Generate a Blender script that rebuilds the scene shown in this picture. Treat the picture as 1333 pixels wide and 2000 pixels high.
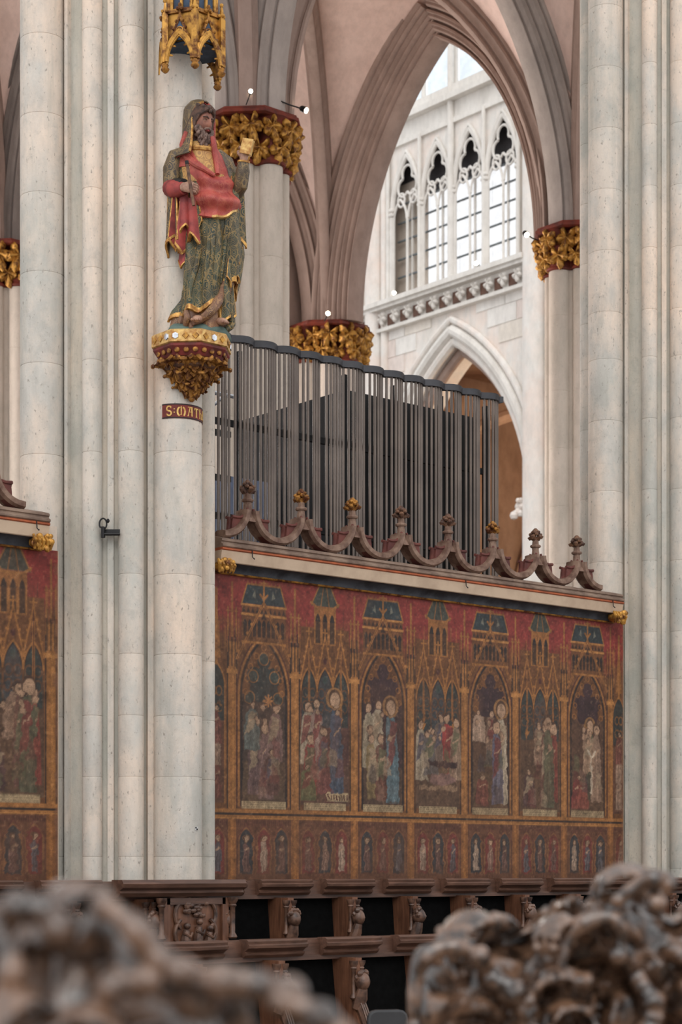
import bpy, math, random
import numpy as np
from mathutils import Vector, Matrix, Quaternion

for o in list(bpy.data.objects):
    bpy.data.objects.remove(o)
SC = bpy.context.scene
COL = SC.collection
R = math.radians
PI = math.pi

# ------------------------------------------------------------------ camera
# world: X runs along the choir screen, Y away from the choir, Z up, floor z = 0
H = 2.4                       # eye level
F_PX, TH, D0 = 3700.0, R(40.5), 16.5
RV = np.array([math.cos(TH), -math.sin(TH)])
FW = np.array([math.sin(TH), math.cos(TH)])
CAM = -((410 - 666.5) / F_PX * D0 * RV + D0 * FW)
cd = bpy.data.cameras.new('camera')
cam = bpy.data.objects.new('camera', cd)
COL.objects.link(cam)
cam.location = (CAM[0], CAM[1], H)
cam.rotation_euler = (R(90), 0, -TH)
cd.sensor_fit = 'AUTO'
cd.sensor_width = 36
cd.lens = F_PX / 2000 * 36
cd.shift_y = 697 / 2000
cd.dof.use_dof = True
cd.dof.focus_distance = 16.6
cd.dof.aperture_fstop = 2.8
cd.clip_end = 300
SC.camera = cam

# ------------------------------------------------------------------ light
W = bpy.data.worlds.new('overcast_daylight')
SC.world = W
W.use_nodes = True
bg = W.node_tree.nodes['Background']
bg.inputs[0].default_value = (0.97, 0.98, 1.0, 1)
bg.inputs[1].default_value = 1.0
sd = bpy.data.lights.new('sun', 'SUN')
sd.energy = 0.9
sd.angle = R(40)
sd.color = (1.0, 0.965, 0.92)
sun = bpy.data.objects.new('sun', sd)
COL.objects.link(sun)
sun.rotation_euler = Vector((0.55, 0.70, -0.75)).to_track_quat('-Z', 'Y').to_euler()
vs = SC.view_settings
vs.view_transform = 'Standard'
vs.look = 'None'
vs.gamma = 1
vs.use_curve_mapping = False
vs.exposure = 0.25


# ------------------------------------------------------------------ helpers
def tag(o, label=None, cat=None, group=None, kind=None):
    if label: o['label'] = label
    if cat: o['category'] = cat
    if group: o['group'] = group
    if kind: o['kind'] = kind
    return o


def thing(name, label, cat, loc=(0, 0, 0), rz=0, group=None, kind=None):
    o = bpy.data.objects.new(name, None)
    COL.objects.link(o)
    o.empty_display_size = 0.1
    o.location = loc
    o.rotation_euler = (0, 0, rz)
    return tag(o, label, cat, group, kind)


def srgb(r, g, b):
    def c(x):
        x /= 255.0
        return x / 12.92 if x <= 0.04045 else ((x + 0.055) / 1.055) ** 2.4
    return (c(r), c(g), c(b))


def put(name, me, parent=None, loc=(0, 0, 0), rot=None, scale=None, M=None):
    o = bpy.data.objects.new(name, me)
    COL.objects.link(o)
    if parent is not None:
        o.parent = parent
    if M is not None:
        o.matrix_local = M
    else:
        o.location = loc
        if rot is not None: o.rotation_euler = rot
        if scale is not None: o.scale = scale
    return o


class MB:
    def __init__(s):
        s.v, s.f, s.n = [], [], 0

    def add(s, V, Fs):
        V = np.asarray(V, float).reshape(-1, 3)
        s.v.append(V)
        k = s.n
        s.f.extend([tuple(i + k for i in f) for f in Fs])
        s.n += len(V)
        return s

    def box(s, c, d, rz=0, top=None):
        x, y, z = d[0] / 2, d[1] / 2, d[2] / 2
        t = top if top else (1, 1)
        V = np.array([(-x, -y, -z), (x, -y, -z), (x, y, -z), (-x, y, -z),
                      (-x * t[0], -y * t[1], z), (x * t[0], -y * t[1], z), (x * t[0], y * t[1], z), (-x * t[0], y * t[1], z)])
        if rz:
            q = np.array([[math.cos(rz), -math.sin(rz), 0], [math.sin(rz), math.cos(rz), 0], [0, 0, 1]])
            V = V @ q.T
        return s.add(V + np.array(c), [(0, 3, 2, 1), (4, 5, 6, 7), (0, 1, 5, 4), (1, 2, 6, 5), (2, 3, 7, 6), (3, 0, 4, 7)])

    def span(s, a, b):
        a, b = np.array(a, float), np.array(b, float)
        return s.box((a + b) / 2, np.abs(b - a))

    def grid(s, P, cu=False, cv=False, flip=False):
        P = np.asarray(P, float)
        m, n = P.shape[:2]
        fs = []
        for i in range(m if cu else m - 1):
            for j in range(n if cv else n - 1):
                q = (i * n + j, i * n + (j + 1) % n, ((i + 1) % m) * n + (j + 1) % n, ((i + 1) % m) * n + j)
                fs.append(q[::-1] if flip else q)
        return s.add(P.reshape(-1, 3), fs)

    def lathe(s, prof, seg=20, c=(0, 0, 0), cap=True, sx=1, sy=1, a0=0):
        a = np.arange(seg) * 2 * PI / seg + a0
        P = np.array([[(r * math.cos(t) * sx, r * math.sin(t) * sy, z) for t in a] for r, z in prof]) + np.array(c)
        s.grid(P, False, True)
        k = s.n - len(prof) * seg
        if cap:
            s.f.append(tuple(k + i for i in range(seg))[::-1])
            k2 = s.n - seg
            s.f.append(tuple(k2 + i for i in range(seg)))
        return s

    def tube(s, pts, r, seg=8, cap=True):
        pts = [Vector(p) for p in pts]
        n = len(pts)
        rs = [r] * n if np.isscalar(r) else list(r)
        up = None
        rows = []
        for i in range(n):
            t = (pts[min(i + 1, n - 1)] - pts[max(i - 1, 0)])
            if t.length < 1e-9: t = Vector((0, 0, 1))
            t.normalize()
            if up is None:
                up = t.orthogonal().normalized()
            up = (up - t * up.dot(t))
            if up.length < 1e-6: up = t.orthogonal()
            up.normalize()
            w = t.cross(up)
            rows.append([tuple(pts[i] + (up * math.cos(a) + w * math.sin(a)) * rs[i]) for a in [2 * PI * k / seg for k in range(seg)]])
        s.grid(rows, False, True, True)
        if cap:
            k = s.n - n * seg
            s.f.append(tuple(k + i for i in range(seg)))
            k2 = s.n - seg
            s.f.append(tuple(k2 + i for i in range(seg))[::-1])
        return s

    def ball(s, c, r, nu=10, nv=7, fn=None):
        if np.isscalar(r): r = (r, r, r)
        rows = []
        for j in range(nv + 1):
            ph = -PI / 2 + PI * j / nv
            row = []
            for i in range(nu):
                a = 2 * PI * i / nu
                d = np.array((math.cos(ph) * math.cos(a), math.cos(ph) * math.sin(a), math.sin(ph)))
                k = fn(d) if fn else 1.0
                row.append(np.array(c) + d * np.array(r) * k)
            rows.append(row)
        return s.grid(rows, False, True)

    def sweep(s, path, L, prof, closed=True, cap=True):
        """profile (a, b): a along the lateral L, b along the in-plane normal of the path"""
        path = np.asarray(path, float)
        L = np.asarray(L, float)
        n = len(path)
        rows = []
        for i in range(n):
            t = path[min(i + 1, n - 1)] - path[max(i - 1, 0)]
            t = t / (np.linalg.norm(t) + 1e-12)
            N = np.cross(t, L)
            N = N / (np.linalg.norm(N) + 1e-12)
            rows.append([path[i] + a * L + b * N for a, b in prof])
        s.grid(rows, False, closed)
        if cap and closed:
            m = len(prof)
            k = s.n - n * m
            s.f.append(tuple(k + i for i in range(m))[::-1])
            s.f.append(tuple(s.n - m + i for i in range(m)))
        return s

    def prism(s, poly, o, ax, ay, az, d0, d1):
        """polygon in the (ax, ay) plane at origin o, pushed from d0 to d1 along az"""
        o, ax, ay, az = [np.array(q, float) for q in (o, ax, ay, az)]
        n = len(poly)
        V = [o + x * ax + y * ay + d0 * az for x, y in poly] + [o + x * ax + y * ay + d1 * az for x, y in poly]
        fs = [tuple(range(n))[::-1], tuple(range(n, 2 * n))]
        fs += [(i, (i + 1) % n, n + (i + 1) % n, n + i) for i in range(n)]
        return s.add(V, fs)

    def xform(s, M):
        A = np.array(M)
        s.v = [v @ A[:3, :3].T + A[:3, 3] for v in s.v]
        return s

    def mesh(s, name, mat, smooth=True, off=None, angle=35):
        V = np.concatenate(s.v) if s.v else np.zeros((0, 3))
        if off is not None: V = V - np.array(off)
        me = bpy.data.meshes.new(name)
        me.from_pydata(V.tolist(), [], s.f)
        if mat is not None:
            for m_ in (mat if isinstance(mat, (list, tuple)) else [mat]):
                me.materials.append(m_)
        if smooth:
            me.shade_smooth()
            try: me.set_sharp_from_angle(angle=R(angle))
            except Exception: pass
        me.validate()
        return me

    def build(s, name, mat, parent=None, smooth=True, angle=35, fix=True):
        """vertices are in world space; they become local to the (unrotated) parent"""
        off = None
        if parent is not None:
            off = np.array(parent.location)
            if parent.parent is not None: off = off + np.array(parent.parent.location)
        me = s.mesh(name, mat, smooth, off, angle)
        if fix: fix_normals(me)
        o = put(name, me, parent)
        return o


import bmesh


def fix_normals(me):
    bm = bmesh.new()
    bm.from_mesh(me)
    bmesh.ops.remove_doubles(bm, verts=bm.verts, dist=1e-6)
    bmesh.ops.recalc_face_normals(bm, faces=bm.faces)
    bm.to_mesh(me)
    bm.free()


# ------------------------------------------------------------------ materials
def nmat(name):
    m = bpy.data.materials.new(name)
    m.use_nodes = True
    nt = m.node_tree
    b = nt.nodes['Principled BSDF']
    return m, nt, b


def ramp(nt, fac, stops):
    n = nt.nodes.new('ShaderNodeValToRGB')
    e = n.color_ramp.elements
    while len(e) < len(stops): e.new(0.5)
    for k, (p, c) in enumerate(stops):
        e[k].position = p
        e[k].color = (*c, 1) if len(c) == 3 else c
    nt.links.new(fac, n.inputs[0])
    return n.outputs[0]


def noise(nt, scale, detail=4, rough=0.6, vec=None, stretch=None, dist=0):
    n = nt.nodes.new('ShaderNodeTexNoise')
    n.inputs['Scale'].default_value = scale
    n.inputs['Detail'].default_value = detail
    n.inputs['Roughness'].default_value = rough
    n.inputs['Distortion'].default_value = dist
    if vec is None:
        vec = nt.nodes.new('ShaderNodeNewGeometry').outputs['Position']
    if stretch:
        mp = nt.nodes.new('ShaderNodeMapping')
        mp.inputs['Scale'].default_value = stretch
        nt.links.new(vec, mp.inputs[0])
        vec = mp.outputs[0]
    nt.links.new(vec, n.inputs['Vector'])
    return n.outputs['Fac']


def mixc(nt, fac, a, b, mode='MIX'):
    n = nt.nodes.new('ShaderNodeMix')
    n.data_type = 'RGBA'
    n.blend_type = mode
    for sock, val in ((n.inputs[0], fac), (n.inputs[6], a), (n.inputs[7], b)):
        if hasattr(val, 'is_output'): nt.links.new(val, sock)
        elif isinstance(val, (int, float)): sock.default_value = val
        else: sock.default_value = (*val, 1)
    return n.outputs[2]


def bump(nt, b, h, strength=0.3, dist=0.01):
    n = nt.nodes.new('ShaderNodeBump')
    n.inputs['Strength'].default_value = strength
    n.inputs['Distance'].default_value = dist
    nt.links.new(h, n.inputs['Height'])
    nt.links.new(n.outputs[0], b.inputs['Normal'])


def stone(name, ca, cb, cc, patch=0.9, speck=0.5, stretch=(1, 1, 0.45), rough=0.85, dark=(0.25, 0.22, 0.19)):
    m, nt, b = nmat(name)
    f1 = noise(nt, patch, 5, 0.62, stretch=stretch)
    c = ramp(nt, f1, [(0.36, ca), (0.5, cb), (0.64, cc)])
    f2 = noise(nt, 6.5, 6, 0.7, stretch=(1, 1, 0.35))
    c = mixc(nt, ramp(nt, f2, [(0.38, (0.42,) * 3), (0.6, (0, 0, 0))]), c, tuple(x * 0.68 for x in cb))
    f4 = noise(nt, 2.6, 5, 0.7, stretch=(1, 1, 0.6))
    c = mixc(nt, ramp(nt, f4, [(0.42, (0.0,) * 3), (0.62, (0.4,) * 3)]), c, tuple(min(1, x * 1.12) for x in cc))
    if speck >= 0.5:                            # rain-like streaks and soot stains of the old limestone
        f5 = noise(nt, 1.5, 6, 0.72, stretch=(3.2, 3.2, 0.32), dist=0.4)
        c = mixc(nt, ramp(nt, f5, [(0.50, (0,) * 3), (0.68, (0.42,) * 3)]), c, tuple(x * f for x, f in zip(cb, (0.66, 0.67, 0.63))))
        f6 = noise(nt, 9, 6, 0.75)
        c = mixc(nt, ramp(nt, f6, [(0.54, (0,) * 3), (0.66, (0.30,) * 3)]), c, tuple(x * 0.6 for x in cb))
    if speck:
        f3 = noise(nt, 42, 3, 0.6, stretch=(1, 1, 0.5))
        c = mixc(nt, ramp(nt, f3, [(0.62, (0, 0, 0)), (0.72, (speck,) * 3)]), c, dark)
    nt.links.new(c, b.inputs['Base Color'])
    b.inputs['Roughness'].default_value = rough
    b.inputs['Specular IOR Level'].default_value = 0.25
    bump(nt, b, noise(nt, 26, 6, 0.72), 0.4, 0.012)
    return m


def plain(name, c, rough=0.6, metal=0.0, var=0.25, scale=18, bmp=0.15, spec=0.4, c2=None, lo=0.38, hi=0.62):
    m, nt, b = nmat(name)
    f = noise(nt, scale, 4, 0.6)
    c2 = c2 if c2 else tuple(x * (1 - var) for x in c)
    nt.links.new(ramp(nt, f, [(lo, c2), (hi, c)]), b.inputs['Base Color'])
    b.inputs['Roughness'].default_value = rough
    b.inputs['Metallic'].default_value = metal
    b.inputs['Specular IOR Level'].default_value = spec
    if bmp: bump(nt, b, noise(nt, scale * 3, 3, 0.6), bmp, 0.005)
    return m


def wood(name, ca, cb, rough=0.45, stretch=(14, 14, 1.5), scale=2.2):
    m, nt, b = nmat(name)
    f = noise(nt, scale, 6, 0.65, stretch=stretch, dist=0.6)
    c = ramp(nt, f, [(0.3, ca), (0.7, cb)])
    f2 = noise(nt, 3, 4, 0.6)
    c = mixc(nt, ramp(nt, f2, [(0.4, (0.45,) * 3), (0.62, (0, 0, 0))]), c, tuple(x * 0.6 for x in ca))
    nt.links.new(c, b.inputs['Base Color'])
    b.inputs['Roughness'].default_value = rough
    b.inputs['Specular IOR Level'].default_value = 0.4
    bump(nt, b, f, 0.15, 0.004)
    return m


def emit(name, c, s):
    m, nt, b = nmat(name)
    b.inputs['Base Color'].default_value = (*c, 1)
    b.inputs['Emission Color'].default_value = (*c, 1)
    b.inputs['Emission Strength'].default_value = s
    return m


M = {}
M['pier'] = stone('pier_limestone', srgb(176, 175, 167), srgb(196, 191, 183), srgb(222, 202, 184), patch=0.95, speck=0.8)
M['pier_dark'] = stone('pier_hollow_stone', srgb(168, 168, 158), srgb(182, 178, 168), srgb(196, 184, 168), patch=1.2, speck=0.5)
M['aisle'] = stone('aisle_stone', srgb(186, 176, 164), srgb(196, 185, 172), srgb(204, 190, 178), patch=0.8, speck=0.35)
M['aisle_pink'] = stone('aisle_rib_stone', srgb(148, 128, 118), srgb(160, 138, 127), srgb(170, 148, 137), patch=0.7, speck=0.2)
M['rib'] = stone('grey_rib_stone', srgb(162, 152, 145), srgb(172, 161, 154), srgb(180, 168, 160), patch=0.8, speck=0.2)
M['web'] = stone('vault_plaster', srgb(224, 196, 184), srgb(230, 203, 191), srgb(234, 209, 198), patch=0.5, speck=0.0, stretch=(1, 1, 1))
M['transept'] = stone('transept_stone', srgb(222, 216, 208), srgb(230, 226, 220), srgb(228, 214, 204), patch=0.6, speck=0.15, stretch=(1, 1, 1))
M['transept_block'] = [stone('transept_ashlar_%s' % n_, a_, b_, c_, patch=0.9, speck=0.1, stretch=(1, 1, 1)) for n_, a_, b_, c_ in
                       (('pale', srgb(222, 217, 210), srgb(228, 223, 217), srgb(232, 228, 222)),
                        ('cream', srgb(220, 210, 198), srgb(226, 217, 206), srgb(230, 222, 212)),
                        ('pink', srgb(214, 199, 190), srgb(220, 206, 198), srgb(224, 212, 204)))]
M['nave'] = stone('nave_stone_warm_light', srgb(150, 120, 98), srgb(164, 132, 110), srgb(178, 146, 122), patch=0.6, speck=0.1)  # reddish brown puts the warm light of the aisle into the stone colour
M['floor'] = stone('floor_stone', srgb(112, 102, 92), srgb(124, 113, 103), srgb(134, 123, 111), patch=0.6, speck=0.2)
GOLD = srgb(190, 142, 62)
M['gold'] = plain('gilding', srgb(192, 142, 66), 0.45, 0.5, c2=srgb(98, 58, 28), scale=14, lo=0.36, hi=0.56)
M['gold_dark'] = plain('worn_gilding', srgb(176, 124, 56), 0.5, 0.45, c2=srgb(84, 46, 26), scale=16, lo=0.4, hi=0.62)
M['gold_pale'] = plain('pale_gilding', srgb(214, 178, 112), 0.45, 0.4, c2=srgb(160, 112, 60), scale=20)
M['capred'] = plain('capital_red_paint', srgb(122, 48, 30), 0.7, c2=srgb(84, 34, 24), scale=7)
M['red'] = plain('red_paint', srgb(120, 44, 38), 0.65, c2=srgb(80, 32, 28), scale=9)
M['blue'] = plain('blue_paint', srgb(58, 76, 98), 0.6, c2=srgb(40, 52, 70), scale=9)
M['cream'] = plain('cream_paint', srgb(196, 172, 148), 0.7, c2=srgb(178, 154, 132), scale=4)
M['orange'] = plain('orange_paint', srgb(176, 92, 54), 0.7, c2=srgb(140, 72, 44), scale=6)
M['greymould'] = plain('grey_moulding_paint', srgb(140, 118, 102), 0.7, c2=srgb(104, 84, 72), scale=5)
M['darkblue'] = plain('dark_blue_grey_paint', srgb(70, 72, 78), 0.65, c2=srgb(40, 40, 46), scale=5)
M['crest'] = plain('crest_paint', srgb(134, 108, 92), 0.7, c2=srgb(92, 66, 54), scale=9)
M['crestred'] = plain('crest_red_paint', srgb(104, 56, 48), 0.7, c2=srgb(78, 40, 36), scale=7)
M['fleuron'] = plain('fleuron_wood', srgb(118, 84, 62), 0.6, c2=srgb(66, 44, 36), scale=16)
M['wood'] = wood('stall_oak', srgb(84, 54, 40), srgb(136, 92, 68))
M['woodh'] = wood('stall_oak_rail', srgb(70, 48, 38), srgb(112, 80, 65), stretch=(1.5, 14, 14))
M['carve'] = plain('carved_oak', srgb(108, 78, 62), 0.45, c2=srgb(52, 35, 28), scale=12, spec=0.5)
M['black'] = plain('matt_black', (0.006, 0.006, 0.006), 0.95, spec=0.02, bmp=0)
M['tube'] = plain('grey_brown_tube', srgb(112, 100, 92), 0.45, 0.25, c2=srgb(96, 86, 80), scale=3, bmp=0)
M['rail'] = plain('dark_slate_rail', srgb(66, 66, 70), 0.5, 0.3, scale=4, bmp=0)
M['organblack'] = plain('organ_case_black', (0.008, 0.008, 0.009), 0.7, bmp=0)
M['organblue'] = plain('organ_case_blue_grey', srgb(128, 138, 162), 0.7, c2=srgb(112, 122, 146), scale=2, bmp=0)
M['chrome'] = plain('scaffold_steel', srgb(190, 195, 200), 0.3, 0.8, scale=4, bmp=0)
M['blackmetal'] = plain('black_metal', srgb(36, 35, 36), 0.45, 0.4, scale=6, bmp=0)
M['lampwhite'] = plain('white_lamp_housing', srgb(215, 215, 215), 0.4, scale=6, bmp=0)
M['lampglow'] = emit('lit_lamp_lens', (1.0, 0.84, 0.6), 30)
M['lead'] = plain('lead_bars', srgb(120, 128, 132), 0.6, scale=5, bmp=0)
M['tracery'] = stone('tracery_stone', srgb(214, 208, 200), srgb(222, 217, 210), srgb(226, 222, 216), patch=0.8, speck=0.1)
M['shadowgrey'] = plain('triforium_shade_grey', srgb(84, 82, 84), 0.9, c2=srgb(70, 66, 68), scale=1.5, bmp=0)  # dark grey that paints in the shade of the roofed passage


def glass(name, tint, t):
    m, nt, b = nmat(name)
    tr = nt.nodes.new('ShaderNodeBsdfTransparent')
    f = noise(nt, 3.0, 4, 0.6)
    nt.links.new(ramp(nt, f, [(0.4, tuple(x * 0.93 for x in tint)), (0.6, tint)]), tr.inputs[0])
    b.inputs['Base Color'].default_value = (*tint, 1)
    b.inputs['Roughness'].default_value = 0.25
    mx = nt.nodes.new('ShaderNodeMixShader')
    mx.inputs[0].default_value = t
    nt.links.new(b.outputs[0], mx.inputs[1])
    nt.links.new(tr.outputs[0], mx.inputs[2])
    nt.links.new(mx.outputs[0], nt.nodes['Material Output'].inputs[0])
    return m


M['glass'] = glass('pale_window_glass', (1.0, 1.0, 1.0), 0.95)
M['glass_blue'] = glass('clerestory_glass', (0.93, 0.97, 1.0), 0.93)
# ------------------------------------------------------------------ floor
fl = MB().span((-16, -20, -0.3), (45, 45, 0)).build('floor', M['floor'], smooth=False)
tag(fl, 'worn grey stone floor of the choir and aisles', kind='structure')

# ------------------------------------------------------------------ clustered piers
_dm = {}


def drum_mesh(r, h, mat, seg=20):
    k = (round(r, 3), round(h, 3), mat.name)
    if k not in _dm:
        e = 0.003
        _dm[k] = MB().lathe([(r - 0.004, 0.0), (r - e * 0.3, e), (r, 3 * e), (r, h - 3 * e), (r - e * 0.3, h - e), (r - 0.004, h)], seg).mesh('stone_drum', mat)
    return _dm[k]


def courses(z0, z1, seed, lo=0.5, hi=1.0):
    rng = random.Random(seed)
    z, out = z0, []
    while z < z1 - 0.3:
        h = rng.choice([lo, (lo + hi) / 2, hi, lo * 1.3])
        if z + h > z1 - 0.3: h = z1 - z
        out.append((z, h))
        z += h
    return out


def front_pier(label, cx, cy, ztop, seed):
    t = thing('clustered_pier', label, 'pier', (cx, cy, 0), group='choir arcade piers')
    cs = courses(0, ztop, seed)
    # core with shallow hollows between the shafts
    n = 96
    core = []
    for i in range(n):
        a = 2 * PI * i / n
        k = 0.5 + 0.5 * math.cos(4 * a)          # 1 at the main shafts
        core.append((0.70 - 0.02 * k, a))
    P = [[(r * math.cos(a), r * math.sin(a), z) for r, a in core] for z in (0, ztop)]
    me = MB().grid(P, False, True).mesh('core', M['pier_dark'])
    fix_normals(me)
    put('core', me, t)
    sh = [(180, .80, .185), (270, .80, .20), (0, .80, .13), (90, .80, .185)]
    for q in range(4):
        sh += [(36 + 90 * q, .735, .082), (61 + 90 * q, .745 if q != 3 else .68, .105 if q != 3 else .08)]
    for a, rr, r in sh:
        x, y = rr * math.cos(R(a)), rr * math.sin(R(a))
        if a in (180, 216, 241, 270, 0, 306, 331, 151):
            for z, h in cs:
                put('stone_drum', drum_mesh(r, h, M['pier'], 28 if r > .12 else 18), t, (x, y, z), (0, 0, R(seed * 37 + a)))
        else:
            put('shaft', drum_mesh(r, ztop, M['pier']), t, (x, y, 0))
    # narrow fillets that frame the shafts
    for a, w in ((196, .035), (228, .05), (254, .05), (286, .05), (343, .05)):
        b = MB().box((0, 0, ztop / 2), (0.09, w, ztop))
        me = b.mesh('fillet', M['pier'], False)
        put('fillet', me, t, (.685 * math.cos(R(a)), .685 * math.sin(R(a)), 0), (0, 0, R(a)))
    return t


P1 = front_pier('tall white clustered stone pier carrying the painted saint statue', -.735, .25, 12.4, 3)
P1R = front_pier('tall white clustered stone pier at the right end of the fresco', 6.235, .25, 12.4, 8)

ZC = H + 10.02                  # top of the aisle capitals


def outline(shafts, core, n=72):
    out = []
    for i in range(n):
        a = 2 * PI * i / n
        d = np.array((math.cos(a), math.sin(a)))
        best = core
        for ang, rr, r in shafts:
            c = np.array((rr * math.cos(R(ang)), rr * math.sin(R(ang))))
            p = c @ d
            q = r * r - (c @ c - p * p)
            if q > 0: best = max(best, p + math.sqrt(q))
        out.append((best, a))
    return out


def leaf_mesh(name, mat, L=0.2, Wd=0.2, lobes=5, curl=0.06, th=0.02):
    """five-lobed leaf in local XZ, tip down (-Z), relief towards -Y, with ribs and notched lobes"""
    n = 44
    def rad(a):                                   # a = 0 at the tip
        k = abs(a) / PI
        big = .5 * (1 - .30 * k)
        lob = abs(math.cos(a * 2.6)) ** .55
        notch = .10 * abs(math.cos(a * 7.8)) ** .8
        r = big * (.42 + .50 * lob + notch)
        return r * (1 if k < .84 else .35)
    rings = []
    for f, h in ((1.0, .35), (.72, 1.0), (.38, .75)):
        ring = []
        for i in range(n):
            a = -PI + 2 * PI * i / n
            r = rad(a) * f
            rib = .35 * math.cos(a * 5.2) if f < 1 else 0
            ring.append((r * math.sin(a) * Wd * 2.1, -curl * (h + rib) - (curl * .9 * max(0, r / .5 - .65) if f == 1 else 0), -r * math.cos(a) * L * 2.0))
        rings.append(ring)
    back = [(x * .92, th, z * .92) for x, y, z in rings[0]]
    P = [back] + rings
    b = MB().grid(P, False, True)
    k = b.n
    b.add([(0, -curl * 1.0, 0)], [])
    b.f += [(k - n + i, k - n + (i + 1) % n, k) for i in range(n)]
    b.f.append(tuple(range(n)))
    me = b.mesh(name, mat, True, angle=50)
    fix_normals(me)
    return me


def aisle_pier(label, cx, cy, R0=.42, r0=.17, caps='gold', base=0.0, drums=True, seed=1, caph=.68, stonecap=False):
    t = thing('clustered_column', label, 'column', (cx, cy, base), group='aisle columns')
    sh = [(a, R0, r0) for a in (0, 90, 180, 270)] + [(a, R0 * 1.02, r0 * 0.55) for a in (45, 135, 225, 315)]
    zs = ZC - caph
    cs = courses(0, zs - base, seed, 0.9, 1.5)
    me = MB().lathe([(R0, 0), (R0, zs - base)], 32).mesh('core', M['aisle'])
    put('core', me, t)
    for a, rr, r in sh:
        x, y = rr * math.cos(R(a)), rr * math.sin(R(a))
        for z, h in cs:
            put('stone_drum', drum_mesh(r, h, M['aisle'], 18), t, (x, y, z), (0, 0, R(a)))
    ol = outline(sh, R0)
    # capital: astragal ring, lobed bell, abacus
    prof = [(1.0, -.03), (1.07, -.02), (1.09, .0), (1.07, .025), (1.0, .04), (1.0, .2), (1.03, .45), (1.12, .62), (1.2, .68)]
    rows = [[((r * 1.0 + (k - 1) * .58) * math.cos(a), (r + (k - 1) * .58) * math.sin(a), z * caph / .78) for r, a in ol] for k, z in prof]
    b = MB().grid(rows, False, True)
    cap = put('capital', b.mesh('capital', M['capred'] if not stonecap else M['aisle_pink']), t, (0, 0, zs - base))
    fix_normals(cap.data)
    tag(cap, 'gilded leaf capital on dark red ground')
    # abacus, polygonal
    rr = R0 + r0 + .1
    b = MB().lathe([(rr - .04, .0), (rr, .02), (rr, .06), (rr - .03, .08), (rr - .03, .1)], 8, a0=PI / 8)
    b.v = [v * np.array((1.06, 1.06, 1)) for v in b.v]
    put('abacus', b.mesh('abacus', M['capred'], False), cap, (0, 0, caph - .1))
    # leaves in two tiers
    big = _leaf['big'] if not stonecap else _leaf['stone']
    rng = random.Random(seed)
    nl = 14
    for tier, (zz, ex, sc) in enumerate(((.52, .085, 1.0), (.22, .035, .92))):
        for i in range(nl):
            a = 2 * PI * (i + .5 * tier) / nl
            r = min(ol, key=lambda q: abs((q[1] - a + PI) % (2 * PI) - PI))[0]
            r = 0.6 * r + 0.4 * (R0 + r0 * .9) + ex
            s = 1.42 * sc * rng.uniform(.85, 1.15) * (R0 + r0) / .59
            Mx = Matrix.Translation((r * math.cos(a), r * math.sin(a), zz * caph / .78)) @ Matrix.Rotation(a + PI / 2, 4, 'Z') @ Matrix.Rotation(R(rng.uniform(-28, 28)), 4, 'Y') @ Matrix.Rotation(R(12), 4, 'X') @ Matrix.Scale(s, 4)
            put('leaf', big, cap, M=Mx)
    return t


_leaf = {'big': leaf_mesh('leaf', M['gold'], .17, .135, 5, .05), 'stone': leaf_mesh('leaf', M['aisle_pink'], .17, .135, 5, .05)}
C2 = (5.8, 6.9); C3 = (12.4, 7.0); C4 = (12.9, 13.7); CL = (6.0, 13.7); C5 = (-1.0, 6.9); C6 = (-1.0, 13.7)
aisle_pier('grey clustered column with gilded oak-leaf capital behind the statue', *C2, seed=2)
aisle_pier('clustered column with red and gold capital just left of the right pier', *C3, seed=4)
aisle_pier('far column behind the pipes whose wide gilded capital carries the great arch', *C4, R0=.5, r0=.2, seed=5, caph=.70)
aisle_pier('clustered column with gilded capital at the left edge of the photo', *CL, R0=.46, r0=.19, seed=6)
_row = aisle_pier('slender column of the inner aisle left of the statue pier', *C5, seed=9)
_row['kind'] = 'structure'


# ------------------------------------------------------------------ vaults and arches
def arch_path(p, q, zs, rise, inset=0.32, n=22, ell=False, half=None):
    p, q = np.array(p, float), np.array(q, float)
    d = q - p
    Ln = np.linalg.norm(d)
    d = d / Ln
    a = Ln / 2 - inset
    pts = []
    if ell:
        tt = np.linspace(0, PI / 2, n)
        xs, zz = a * (1 - np.cos(tt)), rise * np.sin(tt)
    else:
        Rr = (rise ** 2 + a ** 2) / (2 * a)
        tm = math.acos((Rr - a) / Rr)
        tt = np.linspace(0, tm, n)
        xs, zz = Rr - Rr * np.cos(tt), Rr * np.sin(tt)
    L = [(*(p + d * (inset + x)), zs + z) for x, z in zip(xs, zz)]
    Rt = [(*(q - d * (inset + x)), zs + z) for x, z in zip(xs, zz)]
    return np.array(L), np.array(Rt), d


def roll(w, d, k=3):
    """moulded arch profile: stepped rolls narrowing towards the intrados; b > 0 is the intrados side"""
    pr = [(-w, -d)]
    for i in range(k):
        t0, t1 = i / k, (i + 1) / k
        a0, a1 = -w * (1 - .78 * t0), -w * (1 - .78 * t1)
        b0, b1 = -d + 2 * d * t0, -d + 2 * d * t1
        pr += [(a0, b0 + .25 * (b1 - b0)), (a0 + .06 * w, b0 + .42 * (b1 - b0)), (a0 + .24 * w, b0 + .5 * (b1 - b0)), (a0 + .24 * w, b0 + .62 * (b1 - b0)), (a0 + .10 * w, b0 + .70 * (b1 - b0)), (a0 + .08 * w, b0 + .9 * (b1 - b0)), (a0 + .22 * w, b1), ]
    pr += [(-.1 * w, d * 1.06), (.1 * w, d * 1.06)]
    pr += [(-a, b) for a, b in pr[:-2][::-1]]
    return pr


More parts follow.
